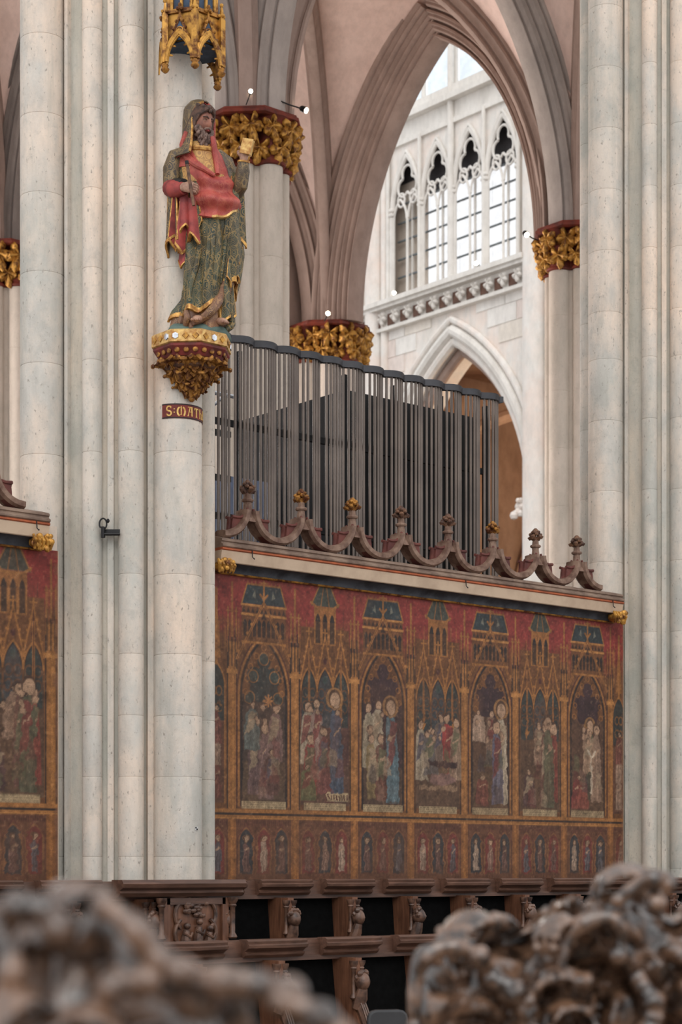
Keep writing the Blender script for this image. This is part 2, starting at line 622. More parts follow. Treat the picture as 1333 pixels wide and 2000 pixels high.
def arch_rib(name, p, q, rise, prof, mat, parent, zs=ZC, inset=.32, ell=False, only=None):
    A, B, d = arch_path(p, q, zs, rise, inset, ell=ell)
    b = MB()
    Lat = np.array((-d[1], d[0], 0))
    if only != 'q':
        b.sweep(A, -Lat, prof)
    if only != 'p':
        b.sweep(B, Lat, prof)
    return b.build(name, mat, parent)


RISE = 4.62
prof_arch = roll(.36, .22, 3)
prof_big = roll(.54, .33, 4)
prof_rib = roll(.17, .17, 2)


def vault(label, c00, c10, c11, c01, arches, rise=RISE):
    """corner order: counter-clockwise; arches = list of edges (0..3) that get an arch of their own"""
    cs = [np.array(c, float) for c in (c00, c10, c11, c01)]
    t = thing('ceiling', label, None, (*(sum(cs) / 4), ZC), kind='structure')
    # diagonal ribs
    for i in (0, 1):
        arch_rib('diagonal_rib', cs[i], cs[i + 2], rise + .25, prof_rib, M['aisle_pink'], t, inset=.4, ell=True)
    for e in arches:
        pr = prof_arch
        mt = M['rib'] if (e == 0 or 'inner' in label or 'far left' in label) else M['aisle_pink']
        arch_rib('transverse_arch' if e % 2 else 'arcade_arch', cs[e], cs[(e + 1) % 4], rise, pr, mt, t)
    # webs
    cen = sum(cs) / 4
    n, m = 20, 8
    for e in range(4):
        A, B, d = arch_path(cs[e], cs[(e + 1) % 4], ZC, rise + .18, .30, n)
        b = MB()
        for half, corner, opp in ((A, cs[e], cs[(e + 2) % 4]), (B, cs[(e + 1) % 4], cs[(e + 3) % 4])):
            Dg, _, _ = arch_path(corner, opp, ZC, rise + .42, .38, n, ell=True)
            rows = []
            for i in range(n):
                rows.append([half[i] * (1 - s) + Dg[i] * s + np.array((0, 0, .12 * math.sin(PI * s) * (i / n))) for s in np.linspace(0, 1, m)])
            rows = np.array(rows)
            b.grid(rows)
            b.grid(rows + np.array((0, 0, .22)), flip=True)
        b.build('vault_web', M['web'], t, fix=False)
    return t


vault('pink plastered rib vault of the outer aisle behind the great arch', C2, C3, C4, CL, (0, 2, 3))
vault('pink plastered rib vault of the outer aisle at the far left', C5, C2, CL, C6, (0, 1, 2))
vault('rib vault of the inner aisle above the organ grille', (-.735, .25), (6.235, .25), C2, C5, (1,))
vault('rib vault of the inner aisle behind the right pier', (6.235, .25), (13.2, .25), C3, C2, (1,))
# the great transverse arch to the transept
ga = thing('ceiling', 'great moulded pointed stone arch opening to the bright transept', None, (12.65, 10.35, ZC), kind='structure')
arch_rib('arch_moulding', C3, C4, RISE, prof_big, M['aisle_pink'], ga, inset=.52)
arch_rib('outer_arch_moulding', C3, C4, RISE + .55, roll(.3, .2, 2), M['aisle_pink'], ga, inset=.02)
# masonry above the great arch and above the row between the aisles
b = MB()
A, B, d = arch_path(C3, C4, ZC, RISE + .35, .1)
for hf in (A, B):
    lo = hf.copy(); hi = hf.copy(); hi[:, 2] = ZC + 6.5
    off = np.array((-d[1], d[0], 0)) * .2
    b.grid([lo + off, hi + off]); b.grid([lo - off, hi - off]); b.grid([lo + off, lo - off])
b.build('spandrel', M['web'], ga)

# outer aisle wall with tall windows
wo = thing('wall_outer', 'stone outer wall of the aisle with tall lancet windows', None, (5, 14.2, 0), kind='structure')
b = MB()
xs = [-12, -1.0, 2.2, 3.4, 6.0, 8.9, 10.5, 13.3]
b.span((-12, 14.0, 0), (.6, 14.4, 18)); b.span((4.6, 14.0, 0), (7.4, 14.4, 18)); b.span((11.3, 14.0, 0), (13.3, 14.4, 18))
for x0, x1 in ((.6, 4.6), (7.4, 11.3)):
    b.span((x0, 14.0, 0), (x1, 14.4, 4.4)); b.span((x0, 14.0, 13.5), (x1, 14.4, 18))
b.build('masonry', M['aisle_pink'], wo, False)
for i, (x0, x1) in enumerate(((.6, 4.6), (7.4, 11.3))):
    w = thing('window_%d' % (i + 1), 'tall leaded aisle window glimpsed through the organ tubes' if i else 'tall leaded aisle window hidden behind the statue pier', None, ((x0 + x1) / 2, 14.2, 4.4), kind='structure')
    nn = 4
    for k in range(nn):
        a0, a1 = x0 + (x1 - x0) * k / nn, x0 + (x1 - x0) * (k + 1) / nn
        MB().span((a0 + .04, 14.18, 4.4), (a1 - .04, 14.2, 13.5)).build('pane', M['glass'], w, False)
        if k: MB().span((a0 - .05, 14.1, 4.4), (a0 + .05, 14.3, 13.5)).build('mullion', M['aisle_pink'], w, False)
    for z in np.arange(5.2, 13.4, .8):
        MB().span((x0, 14.17, z - .02), (x1, 14.22, z + .02)).build('saddle_bar', M['lead'], w, False)
# daylight entering through these windows
for x0, x1 in ((.6, 4.6), (7.4, 11.3)):
    ld = bpy.data.lights.new('window_daylight', 'AREA'); ld.shape = 'RECTANGLE'; ld.size = x1 - x0; ld.size_y = 9.0; ld.energy = 560; ld.color = (1.0, .93, .88)
    lo = bpy.data.objects.new('window_daylight', ld); COL.objects.link(lo); lo.location = ((x0 + x1) / 2, 13.92, 8.95); lo.rotation_euler = (R(-90), 0, 0)

# ------------------------------------------------------------------ transept wall
XT = 28.0
tw = thing('wall_transept', 'bright white ashlar wall of the transept seen through the great arch', None, (XT, 26, 0), kind='structure')
AY, AZS, AHW, ARI = 26.08, H + 10.0, 2.95, 5.1       # lower arcade arch: centre, springing, half span, rise


def parch(y0, hw, zs, rise, n=18, X=XT):
    Rr = (rise ** 2 + hw ** 2) / (2 * hw)
    tm = math.acos(max(-1, (Rr - hw) / Rr))
    tt = np.linspace(0, tm, n)
    L = [(X, y0 - hw + Rr - Rr * math.cos(t), zs + Rr * math.sin(t)) for t in tt]
    Q = [(X, y0 + hw - Rr + Rr * math.cos(t), zs + Rr * math.sin(t)) for t in tt]
    return np.array(L), np.array(Q)


ZCOR = H + 16.75
# wall surface around the arch
b = MB()
Y0, Y1 = 4.0, 36.0
L_, Q_ = parch(AY, AHW, AZS, ARI)
for hf, ys in ((L_, Y0), (Q_, Y1)):
    o1 = hf.copy(); o1[:, 2] = ZCOR
    b.grid([hf, o1])
    b.add([(XT, ys, 0), (XT, ys, ZCOR), (XT, hf[0][1], ZCOR), (XT, hf[0][1], 0)], [(0, 1, 2, 3)])
    bk = hf.copy(); bk[:, 0] += 1.2
    dn = np.array([(XT, hf[0][1], 0), (XT + 1.2, hf[0][1], 0)])
    b.grid([np.vstack([dn[:1], hf]), np.vstack([dn[1:], bk])])
b.build('masonry', M['transept'], tw, False)
# ashlar blocks standing a little proud of the joints
rng = random.Random(5)
bm_cache = {}


def inarch(y, z, gap=.75):
    if z < AZS: return abs(y - AY) < AHW + gap
    hw, ri = AHW + gap, ARI + gap * 1.15
    Rr = (ri ** 2 + hw ** 2) / (2 * hw)
    yy = abs(y - AY)
    return (yy + Rr - hw) ** 2 + (z - AZS) ** 2 < Rr ** 2


z = H + 9.0
row = 0
while z < ZCOR - .85:
    h = .52
    y = 22.6 + (row % 2) * .45
    while y < 30.2:
        w = rng.choice([.7, .9, 1.15])
        if not any(inarch(yy, zz) for yy in (y, y + w / 2, y + w) for zz in (z, z + h)):
            k = (w, h, rng.randrange(3))
            if k not in bm_cache:
                bm_cache[k] = MB().box((0, 0, 0), (.05, w - .022, h - .022)).mesh('ashlar_block', M['transept_block'][k[2]], False)
            put('ashlar_block', bm_cache[k], tw, (XT - tw.location.x, y + w / 2 - 26, z + h / 2))
        y += w
    z += h
    row += 1
# arch mouldings
for k, (dx, dh, w_, mt) in enumerate(((-.06, .62, .10, 'transept'), (-.02, .34, .17, 'tracery'), (.12, .1, .16, 'transept'), (.45, -.1, .16, 'aisle_pink'))):
    L_, Q_ = parch(AY, AHW + dh, AZS, ARI + dh * 1.15)
    b = MB()
    for hf in (L_, Q_):
        pts = np.vstack([[(XT, hf[0][1], 0)], hf])
        pts[:, 0] += dx
        b.tube(pts, w_, 10)
    b.build('arch_moulding', M[mt], tw)
# responds
for (y, r) in ((22.75, .36), (22.1, .2), (21.5, .3), (29.4, .3), (30.0, .18), (28.95, .12)):
    b = MB().lathe([(r, 0), (r, H + 30)], 20, (XT - .05, y, 0))
    b.build('respond_shaft', M['transept'], tw)
for y in (AY - AHW - .05,):
    b = MB()
    rng2 = random.Random(3)
    for i in range(26):
        b.ball((XT - .15 + rng2.uniform(-.2, .2), y + rng2.uniform(-.28, .28), AZS + rng2.uniform(-.5, .25)), rng2.uniform(.07, .13), 6, 4)
    b.build('arch_capital', M['transept'], tw)
# string course with leaf frieze
sc = MB()
for (dx, z0, z1) in ((.42, ZCOR, ZCOR + .14), (.34, ZCOR - .1, ZCOR), (.12, ZCOR - .62, ZCOR - .1), (.22, ZCOR - .72, ZCOR - .62)):
    sc.span((XT - dx, 22.95, z0), (XT + .3, Y1, z1))
sc_o = sc.build('string_course', M['tracery'], tw, False)
fr_leaf = leaf_mesh('frieze_leaf', M['tracery'], .24, .19, 5, .09)
fr_dark = MB().box((0, 0, 0), (.05, .3, .34)).mesh('frieze_shade', plain('frieze_shadow_brown', srgb(112, 84, 72), 0.9, scale=6), False)  # brown plates painted as the shade between the leaves
y = 23.25
while y < 30.3:
    put('frieze_leaf', fr_leaf, tw, M=Matrix.Translation((XT - .22 - XT, y - 26, ZCOR - .34)) @ Matrix.Rotation(-PI / 2, 4, 'Z'))
    put('frieze_shade', fr_dark, tw, (-.125, y + .28 - 26, ZCOR - .4))
    y += .56

# triforium: four traceried openings, glazed outer wall behind
ZT0, ZSP, ZAP = ZCOR + .25, ZCOR + 2.75, ZCOR + 4.35
wy = [24.05, 25.38, 26.72, 28.02]
ZT1 = ZCOR + 4.75


def tri_window(idx, yc, hw, label):
    w = thing('window_%d' % idx, label, None, (XT, yc, ZT0), kind='structure')
    L_, Q_ = parch(yc, hw, ZSP, ZAP - ZSP)
    b = MB()
    for hf in (L_, Q_):
        b.tube(np.vstack([[(XT, hf[0][1], ZT0)], hf]), .075, 8)
    b.build('frame', M['tracery'], w)
    for s in (-1, 1):
        sb = MB().tube([(XT - .06, yc + s * hw, ZT0), (XT - .06, yc + s * hw, ZSP)], .05, 8)
        for dz in (-.05, .08):
            sb.ball((XT - .06, yc + s * hw, ZSP + dz), (.1, .1, .08), 8, 5)
        sb.build('colonnette', M['tracery'], w)
    m_ = MB().tube([(XT + .02, yc, ZT0), (XT + .02, yc, ZSP - .1)], .045, 6)
    m_.build('mullion', M['tracery'], w)
    for s in (-1, 1):
        A_, B_ = parch(yc + s * hw / 2, hw / 2 - .03, ZSP - .25, .62, 8, XT + .02)
        bb = MB()
        for hf in (A_, B_): bb.tube(hf, .04, 6)
        bb.build('lancet_head', M['tracery'], w)
        c = (yc + s * hw * .42, ZSP + .33)
        MB().tube([(XT + .02, c[0] + .15 * math.cos(t), c[1] + .2 * math.sin(t)) for t in np.linspace(0, 2 * PI, 13)], .035, 6).build('oculus_ring', M['tracery'], w)
    # quatrefoil at the head
    for k in range(3):
        a = PI / 2 + k * 2 * PI / 3
        c = (yc + .21 * math.cos(a), ZSP + .80 + .25 * math.sin(a))
        MB().tube([(XT + .02, c[0] + .22 * math.cos(t), c[1] + .26 * math.sin(t)) for t in np.linspace(a - 2.0, a + 2.0, 11)], .04, 6).build('trefoil_lobe', M['tracery'], w)
    # outer glazing at the back of the passage: panes between lead bars
    X2 = XT + .34
    for s in (-1, 1):
        ya, yb = (yc - hw * .92, yc + .10) if s < 0 else (yc + .13, yc + hw * 1.2)
        zz = np.linspace(ZT0 + .15, ZSP + .35, 6)
        for i in range(5):
            if idx == 6: break
            MB().span((X2, ya, zz[i] + .015), (X2 + .02, yb, zz[i + 1] - .015)).build('pane', M['glass'], w, False)
        for i in range(6):
            MB().span((X2 - .03, ya, zz[i] - .02), (X2 + .03, yb, zz[i] + .02)).build('glazing_bar', M['lead'], w, False)
    for yy in (yc + .115,):
        MB().span((X2 - .03, yy - .03, ZT0), (X2 + .03, yy + .03, ZSP + .35)).build('outer_mullion', M['tracery'], w, False)
    return w


lab = ['rightmost triforium window of the transept with white glazing and trefoil head',
       'second triforium window from the right with white glazing and trefoil head',
       'third triforium window from the right, beside the tall central shaft',
       'leftmost triforium window of the transept, grey and mostly unglazed']
for i, y in enumerate(wy):
    tri_window(3 + i, y, .63, lab[i])
# masonry around the triforium arches, upper sill and clerestory
b = MB()
for i, y in enumerate(wy):
    L_, Q_ = parch(y, .64, ZSP, ZAP - ZSP)
    for hf in (L_, Q_):
        o1 = hf.copy(); o1[:, 2] = ZT1
        b.grid([hf, o1])
        bk = hf.copy(); bk[:, 0] += .12
        b.grid([hf, bk])
ed = [4.0] + [v for y in wy for v in (y - .64, y + .64)] + [36]
for k in range(0, len(ed), 2):
    b.span((XT, ed[k], ZCOR), (XT + .12, ed[k + 1], ZT1))
b.build('triforium_masonry', M['transept'], tw, False)
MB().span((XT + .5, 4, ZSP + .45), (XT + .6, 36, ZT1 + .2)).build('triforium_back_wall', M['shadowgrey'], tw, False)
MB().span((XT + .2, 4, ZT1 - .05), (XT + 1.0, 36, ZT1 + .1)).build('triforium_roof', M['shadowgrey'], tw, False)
MB().span((XT + .45, 27.62, ZT0 - .3), (XT + .5, 36, ZSP + 1)).build('triforium_blind_wall', M['aisle'], tw, False)
# gablets and vertical shafts on the triforium wall
for y in wy:
    for hf in parch(y, .64, ZSP, ZAP - ZSP + .12, X=XT - .04):
        MB().tube(hf, .05, 6).build('arch_hood', M['tracery'], tw)
for y in [(wy[i] + wy[i + 1]) / 2 for i in (0, 1, 2)] + [23.35, 28.75]:
    r = .06 if abs(y - (wy[1] + wy[2]) / 2) > .1 else .10
    top = ZT1 if r < .08 else H + 30
    MB().lathe([(r, ZT0 - .1), (r, top)], 12, (XT - .1, y, 0)).build('wall_shaft', M['tracery'], tw)
b = MB()
for dx, z0, z1 in ((.1, ZT1 - .08, ZT1 + .06), (.05, ZT1 + .06, ZT1 + .55), (.3, ZT1 + .55, ZT1 + .72), (.16, ZT1 + .72, ZT1 + 1.0)):
    b.span((XT - dx, 4.0, z0), (XT + .4, 36, z1))
b.build('clerestory_sill', M['tracery'], tw, False)
MB().span((XT, 4.0, ZT1 + 1), (XT + .4, 22.55, ZT1 + 10)).build('clerestory_masonry', M['transept'], tw, False)
# clerestory window
w = thing('window_7', 'tall pale clerestory window above the triforium', None, (XT, 26, ZT1 + 1), kind='structure')
ZK = ZT1 + 1.0
mul = [22.6, 23.35, 24.7, 26.05, 27.4, 28.75, 30.1, 31.4]
for i in range(len(mul) - 1):
    for j in range(5):
        MB().span((XT + .2, mul[i] + .06, ZK + j * 1.6 + .02), (XT + .23, mul[i + 1] - .06, ZK + j * 1.6 + 1.58)).build('pane', M['glass_blue'], w, False)
    MB().tube([(XT + .1, mul[i], ZK), (XT + .1, mul[i], ZK + 8)], .07, 8).build('mullion', M['tracery'], w)
for j in range(1, 5):
    MB().span((XT + .18, 22.6, ZK + j * 1.6 - .02), (XT + .25, 31.4, ZK + j * 1.6 + .02)).build('saddle_bar', M['lead'], w, False)

# nave aisle behind the lower arch, stone coloured brown to carry its warm light
na = thing('wall_nave', 'warmly lit brown vaulted nave aisle seen through the transept arch', None, (36, 26, 0), kind='structure')
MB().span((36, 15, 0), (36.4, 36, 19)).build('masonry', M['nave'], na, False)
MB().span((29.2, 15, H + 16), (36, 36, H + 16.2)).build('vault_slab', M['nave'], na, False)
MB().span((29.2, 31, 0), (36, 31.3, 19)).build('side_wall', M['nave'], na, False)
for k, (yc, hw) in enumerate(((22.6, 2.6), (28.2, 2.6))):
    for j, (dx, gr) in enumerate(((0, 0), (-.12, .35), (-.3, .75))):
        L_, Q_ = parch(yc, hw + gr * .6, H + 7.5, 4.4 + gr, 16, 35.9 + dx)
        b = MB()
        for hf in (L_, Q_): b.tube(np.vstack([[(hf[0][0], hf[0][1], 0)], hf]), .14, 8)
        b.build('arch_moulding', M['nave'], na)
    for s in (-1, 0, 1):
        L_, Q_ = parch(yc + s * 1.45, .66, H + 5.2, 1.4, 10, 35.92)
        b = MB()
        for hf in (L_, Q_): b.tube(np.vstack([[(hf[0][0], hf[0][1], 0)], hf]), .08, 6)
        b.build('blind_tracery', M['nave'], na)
for (p, q) in (((30, 21), (36, 27)), ((30, 31), (36, 25)), ((30, 25), (36, 21))):
    A_, B_, d_ = arch_path(p, q, H + 9.5, 4.8, .2)
    b = MB()
    b.tube(A_, .2, 8); b.tube(B_, .2, 8)
    b.build('vault_rib', M['nave'], na)
ld = bpy.data.lights.new('nave_lamp', 'POINT'); ld.energy = 600; ld.color = (1, .78, .56); ld.shadow_soft_size = .6
lo = bpy.data.objects.new('nave_lamp', ld); COL.objects.link(lo); lo.location = (32.5, 24.5, H + 12.0)
# ------------------------------------------------------------------ choir screens (painted walls)
def vnoise(h, w, cell, rng, octaves=4):
    out = np.zeros((h, w)); amp = 1.0; tot = 0
    for o in range(octaves):
        c = max(2.0, cell / 2 ** o)
        gh, gw = int(h / c) + 3, int(w / c) + 3
        g = rng.random((gh, gw))
        yy = np.arange(h) / c; xx = np.arange(w) / c
        y0 = yy.astype(int); x0 = xx.astype(int)
        fy = (yy - y0)[:, None]; fx = (xx - x0)[None, :]
        fy = fy * fy * (3 - 2 * fy); fx = fx * fx * (3 - 2 * fx)
        a = g[y0][:, x0]; b_ = g[y0][:, x0 + 1]; c_ = g[y0 + 1][:, x0]; d_ = g[y0 + 1][:, x0 + 1]
        out += amp * ((a * (1 - fx) + b_ * fx) * (1 - fy) + (c_ * (1 - fx) + d_ * fx) * fy)
        tot += amp; amp *= 0.55
    return out / tot


class Paint:
    """pigment of the wall painting, kept on the vertices of the plaster panel"""
    def __init__(s, x0, x1, z0, z1, step, base):
        s.nx, s.nz = int((x1 - x0) / step) + 1, int((z1 - z0) / step) + 1
        s.x = np.linspace(x0, x1, s.nx); s.z = np.linspace(z0, z1, s.nz)
        s.px = s.x[1] - s.x[0]
        s.c = np.zeros((s.nz, s.nx, 3)); s.c[:] = base

    def win(s, xa, xb, za, zb):
        i0, i1 = np.searchsorted(s.x, [xa, xb]); j0, j1 = np.searchsorted(s.z, [za, zb])
        return slice(max(j0 - 1, 0), j1 + 1), slice(max(i0 - 1, 0), i1 + 1)

    def mix(s, sl, sd, col, a=1.0):
        """sd = signed distance (negative inside)"""
        k = np.clip(.5 - sd / s.px, 0, 1)[..., None] * a
        s.c[sl] = s.c[sl] * (1 - k) + np.array(col) * k

    def poly(s, pts, col, a=1.0):
        pts = np.array(pts, float)
        sl = s.win(pts[:, 0].min() - .01, pts[:, 0].max() + .01, pts[:, 1].min() - .01, pts[:, 1].max() + .01)
        X, Z = np.meshgrid(s.x[sl[1]], s.z[sl[0]])
        if X.size == 0: return
        d = np.full(X.shape, 1e9); ins = np.zeros(X.shape, bool)
        n = len(pts)
        for i in range(n):
            a0, b0 = pts[i], pts[(i + 1) % n]
            e = b0 - a0; wx, wz = X - a0[0], Z - a0[1]
            t = np.clip((wx * e[0] + wz * e[1]) / (e @ e + 1e-12), 0, 1)
            d = np.minimum(d, np.hypot(wx - t * e[0], wz - t * e[1]))
            cnd = ((a0[1] > Z) != (b0[1] > Z)) & (X < (b0[0] - a0[0]) * (Z - a0[1]) / (b0[1] - a0[1] + 1e-12) + a0[0])
            ins ^= cnd
        s.mix(sl, np.where(ins, -d, d), col, a)

    def line(s, pts, w, col, a=1.0):
        pts = np.array(pts, float)
        sl = s.win(pts[:, 0].min() - w - .01, pts[:, 0].max() + w + .01, pts[:, 1].min() - w - .01, pts[:, 1].max() + w + .01)
        X, Z = np.meshgrid(s.x[sl[1]], s.z[sl[0]])
        if X.size == 0: return
        d = np.full(X.shape, 1e9)
        for i in range(len(pts) - 1):
            a0, b0 = pts[i], pts[i + 1]
            e = b0 - a0; wx, wz = X - a0[0], Z - a0[1]
            t = np.clip((wx * e[0] + wz * e[1]) / (e @ e + 1e-12), 0, 1)
            d = np.minimum(d, np.hypot(wx - t * e[0], wz - t * e[1]))
        s.mix(sl, d - w / 2, col, a)

    def rect(s, xa, xb, za, zb, col, a=1.0):
        s.poly([(xa, za), (xb, za), (xb, zb), (xa, zb)], col, a)

    def ell(s, cx, cz, rx, rz, col, a=1.0, ring=0):
        sl = s.win(cx - rx - .02, cx + rx + .02, cz - rz - .02, cz + rz + .02)
        X, Z = np.meshgrid(s.x[sl[1]], s.z[sl[0]])
        if X.size == 0: return
        d = (np.hypot((X - cx) / rx, (Z - cz) / rz) - 1) * min(rx, rz)
        if ring: d = np.abs(d) - ring / 2
        s.mix(sl, d, col, a)


def apts(cx, hw, zs, rise, n=14):
    Rr = (rise ** 2 + hw ** 2) / (2 * hw)
    tm = math.acos(max(-1, (Rr - hw) / Rr))
    L = [(cx - hw + Rr - Rr * math.cos(t), zs + Rr * math.sin(t)) for t in np.linspace(0, tm, n)]
    return L + [(2 * cx - x, z) for x, z in L[::-1][1:]]


def s3(r, g, b): return srgb(r, g, b)


OC, OCD, OCL = s3(152, 98, 48), s3(106, 66, 37), s3(176, 118, 60)
DK, DKR, RED = s3(40, 33, 32), s3(78, 42, 36), s3(134, 46, 42)
ROOF, TEAL, PLUM = s3(48, 57, 60), s3(50, 54, 52), s3(58, 40, 44)
SKIN = s3(168, 132, 104)


def figure(P, x, z0, h, robe, lean=0.0, halo=None, w=.07, rng=None, robe2=None):
    hd = h * .075
    top = z0 + h
    P.poly([(x - w, z0), (x - w * .95, z0 + h * .4), (x - w * .8 + lean * .6, z0 + h * .74), (x - w * .4 + lean, z0 + h * .84), (x + w * .4 + lean, z0 + h * .84), (x + w * .8 + lean * .6, z0 + h * .74), (x + w, z0 + h * .4), (x + w * 1.1, z0)], robe, .9)
    dk = tuple(c * .5 for c in robe); lt = tuple(min(1, c * 1.6 + .02) for c in robe)
    for k in range(4):
        xx = x - w * .75 + w * .5 * k
        P.line([(xx, z0 + .01), (xx + rng.uniform(-.01, .01), z0 + h * .35), (x + lean * .5 + (xx - x) * .4, z0 + h * .62)], .008, dk if k % 2 else lt, .7)
    if robe2:
        P.poly([(x - w * .9, z0 + h * .3), (x + w * .2, z0 + h * .42), (x + w * .8, z0 + h * .76), (x - w * .3, z0 + h * .8)], robe2, .85)
    hx = x + lean
    if halo: P.ell(hx, top - hd, hd * 1.4, hd * 1.4, halo, .7); P.ell(hx, top - hd, hd * 1.4, hd * 1.4, DK, .5, .006)
    P.ell(hx, top - hd * 1.0, hd * .95, hd * 1.15, s3(70, 48, 38), .9)
    P.ell(hx + .004, top - hd * 1.15, hd * .76, hd * .92, SKIN, .95)
    P.ell(hx + .004 - hd * .25, top - hd * 1.05, .004, .004, DK, .8); P.ell(hx + .004 + hd * .3, top - hd * 1.05, .004, .004, DK, .8)
    P.line([(x - w * .3, z0 + h * .6), (x + w * .5, z0 + h * .66)], .016, SKIN, .8)


def trefoil_arch(P, cx, hw, zs, rise, col, w, fill=None):
    pts = apts(cx, hw, zs, rise)
    if fill is not None: P.poly([(cx - hw, zs - .02)] + pts + [(cx + hw, zs - .02)], fill)
    P.line(pts, w, col)


def big_scene(P, cx, rng, k, ground):
    hw = .255
    zs, rise = 1.55, .5
    # opening
    op = [(cx - hw, .58)] + [(cx - hw, zs)] + apts(cx, hw, zs, rise)[1:-1] + [(cx + hw, zs), (cx + hw, .58)]
    P.poly(op, ground)
    P.poly([(cx - hw, .95), (cx + hw, .95), (cx + hw, .58), (cx - hw, .58)], s3(92, 70, 50), .55)
    # tracery head with dark cusped field
    head = [(cx - hw, zs)] + apts(cx, hw, zs, rise)[1:-1] + [(cx + hw, zs)]
    P.poly(head, OCD, .9)
    fld = [TEAL, None, PLUM, None, PLUM, None, PLUM][k % 7] or PLUM
    for ax, az, r in ((0, .30, .075), (-.11, .16, .085), (.11, .16, .085), (0, .15, .1), (-.06, .04, .1), (.06, .04, .1)):
        P.ell(cx + ax, zs + az, r, r, fld, .95)
    if k == 0:
        for ax, az in ((0, .32), (-.12, .16), (.12, .16), (-.16, -.03), (.16, -.03)):
            P.ell(cx + ax, zs + az, .055, .055, s3(62, 68, 62), .8); P.ell(cx + ax, zs + az, .055, .055, OC, .8, .01)
    for q in range(9):
        t = q / 8
        pp = apts(cx, hw, zs, rise, 9)
        x_, z_ = pp[min(2 * q, len(pp) - 1)]
        P.ell(x_ * .8 + cx * .2, z_ * .8 + (zs + .1) * .2, .026, .026, OC, .8, .008)
    for w_, off, cl in ((.022, .0, DK), (.018, .028, OC), (.012, .05, DKR)):
        pts = apts(cx, hw + off, zs, rise + off * 1.2)
        P.line([(cx - hw - off, .56)] + pts + [(cx + hw + off, .56)], w_, cl)
    # house behind: arcade storey, balustrade, blue roof
    P.rect(cx - .25, cx + .25, 2.02, 2.34, OCD, .95)
    for q in range(9):
        x_ = cx - .212 + q * .053
        trefoil_arch(P, x_, .019, 2.17, .04, DK, .005, DK); P.rect(x_ - .018, x_ + .018, 2.06, 2.18, DK, .85)
    P.rect(cx - .26, cx + .26, 2.245, 2.265, OCL); P.rect(cx - .26, cx + .26, 2.33, 2.35, OCL)
    for q in range(10):
        x_ = cx - .225 + q * .05
        P.poly([(x_ - .018, 2.275), (x_ + .018, 2.275), (x_, 2.322)], DK, .9)
    P.poly([(cx - .25, 2.35), (cx + .25, 2.35), (cx + .19, 2.525), (cx - .19, 2.525)], ROOF)
    P.line([(cx - .25, 2.35), (cx - .19, 2.525), (cx + .19, 2.525), (cx + .25, 2.35)], .014, OC)
    for s in (-1, 1): P.poly([(cx + s * .09, 2.4), (cx + s * .13, 2.42), (cx + s * .10, 2.48)], s3(130, 126, 110), .6)
    for q in range(9): P.line([(cx - .18 + q * .045, 2.525), (cx - .18 + q * .045, 2.55)], .01, OC, .8)
    # gable with crockets and finial
    for s in (-1, 1):
        P.line([(cx + s * .30, 1.86), (cx, 2.37)], .024, OC); P.line([(cx + s * .30, 1.86), (cx, 2.37)], .006, DKR)
        for q in range(6):
            t = .1 + q * .16
            P.ell(cx + s * (.31 * (1 - t) + .008), 1.86 + .51 * t + .012, .015, .015, OC)
    P.line([(cx, 2.36), (cx, 2.56)], .02, OC); P.line([(cx - .04, 2.44), (cx, 2.40), (cx + .04, 2.44)], .02, OC); P.line([(cx - .03, 2.545), (cx + .03, 2.545)], .014, OC)
    P.poly([(cx - .03, 2.22), (cx + .03, 2.22), (cx, 2.29)], DK, .8)
    P.rect(cx - .25, cx + .25, 2.0, 2.02, OC)


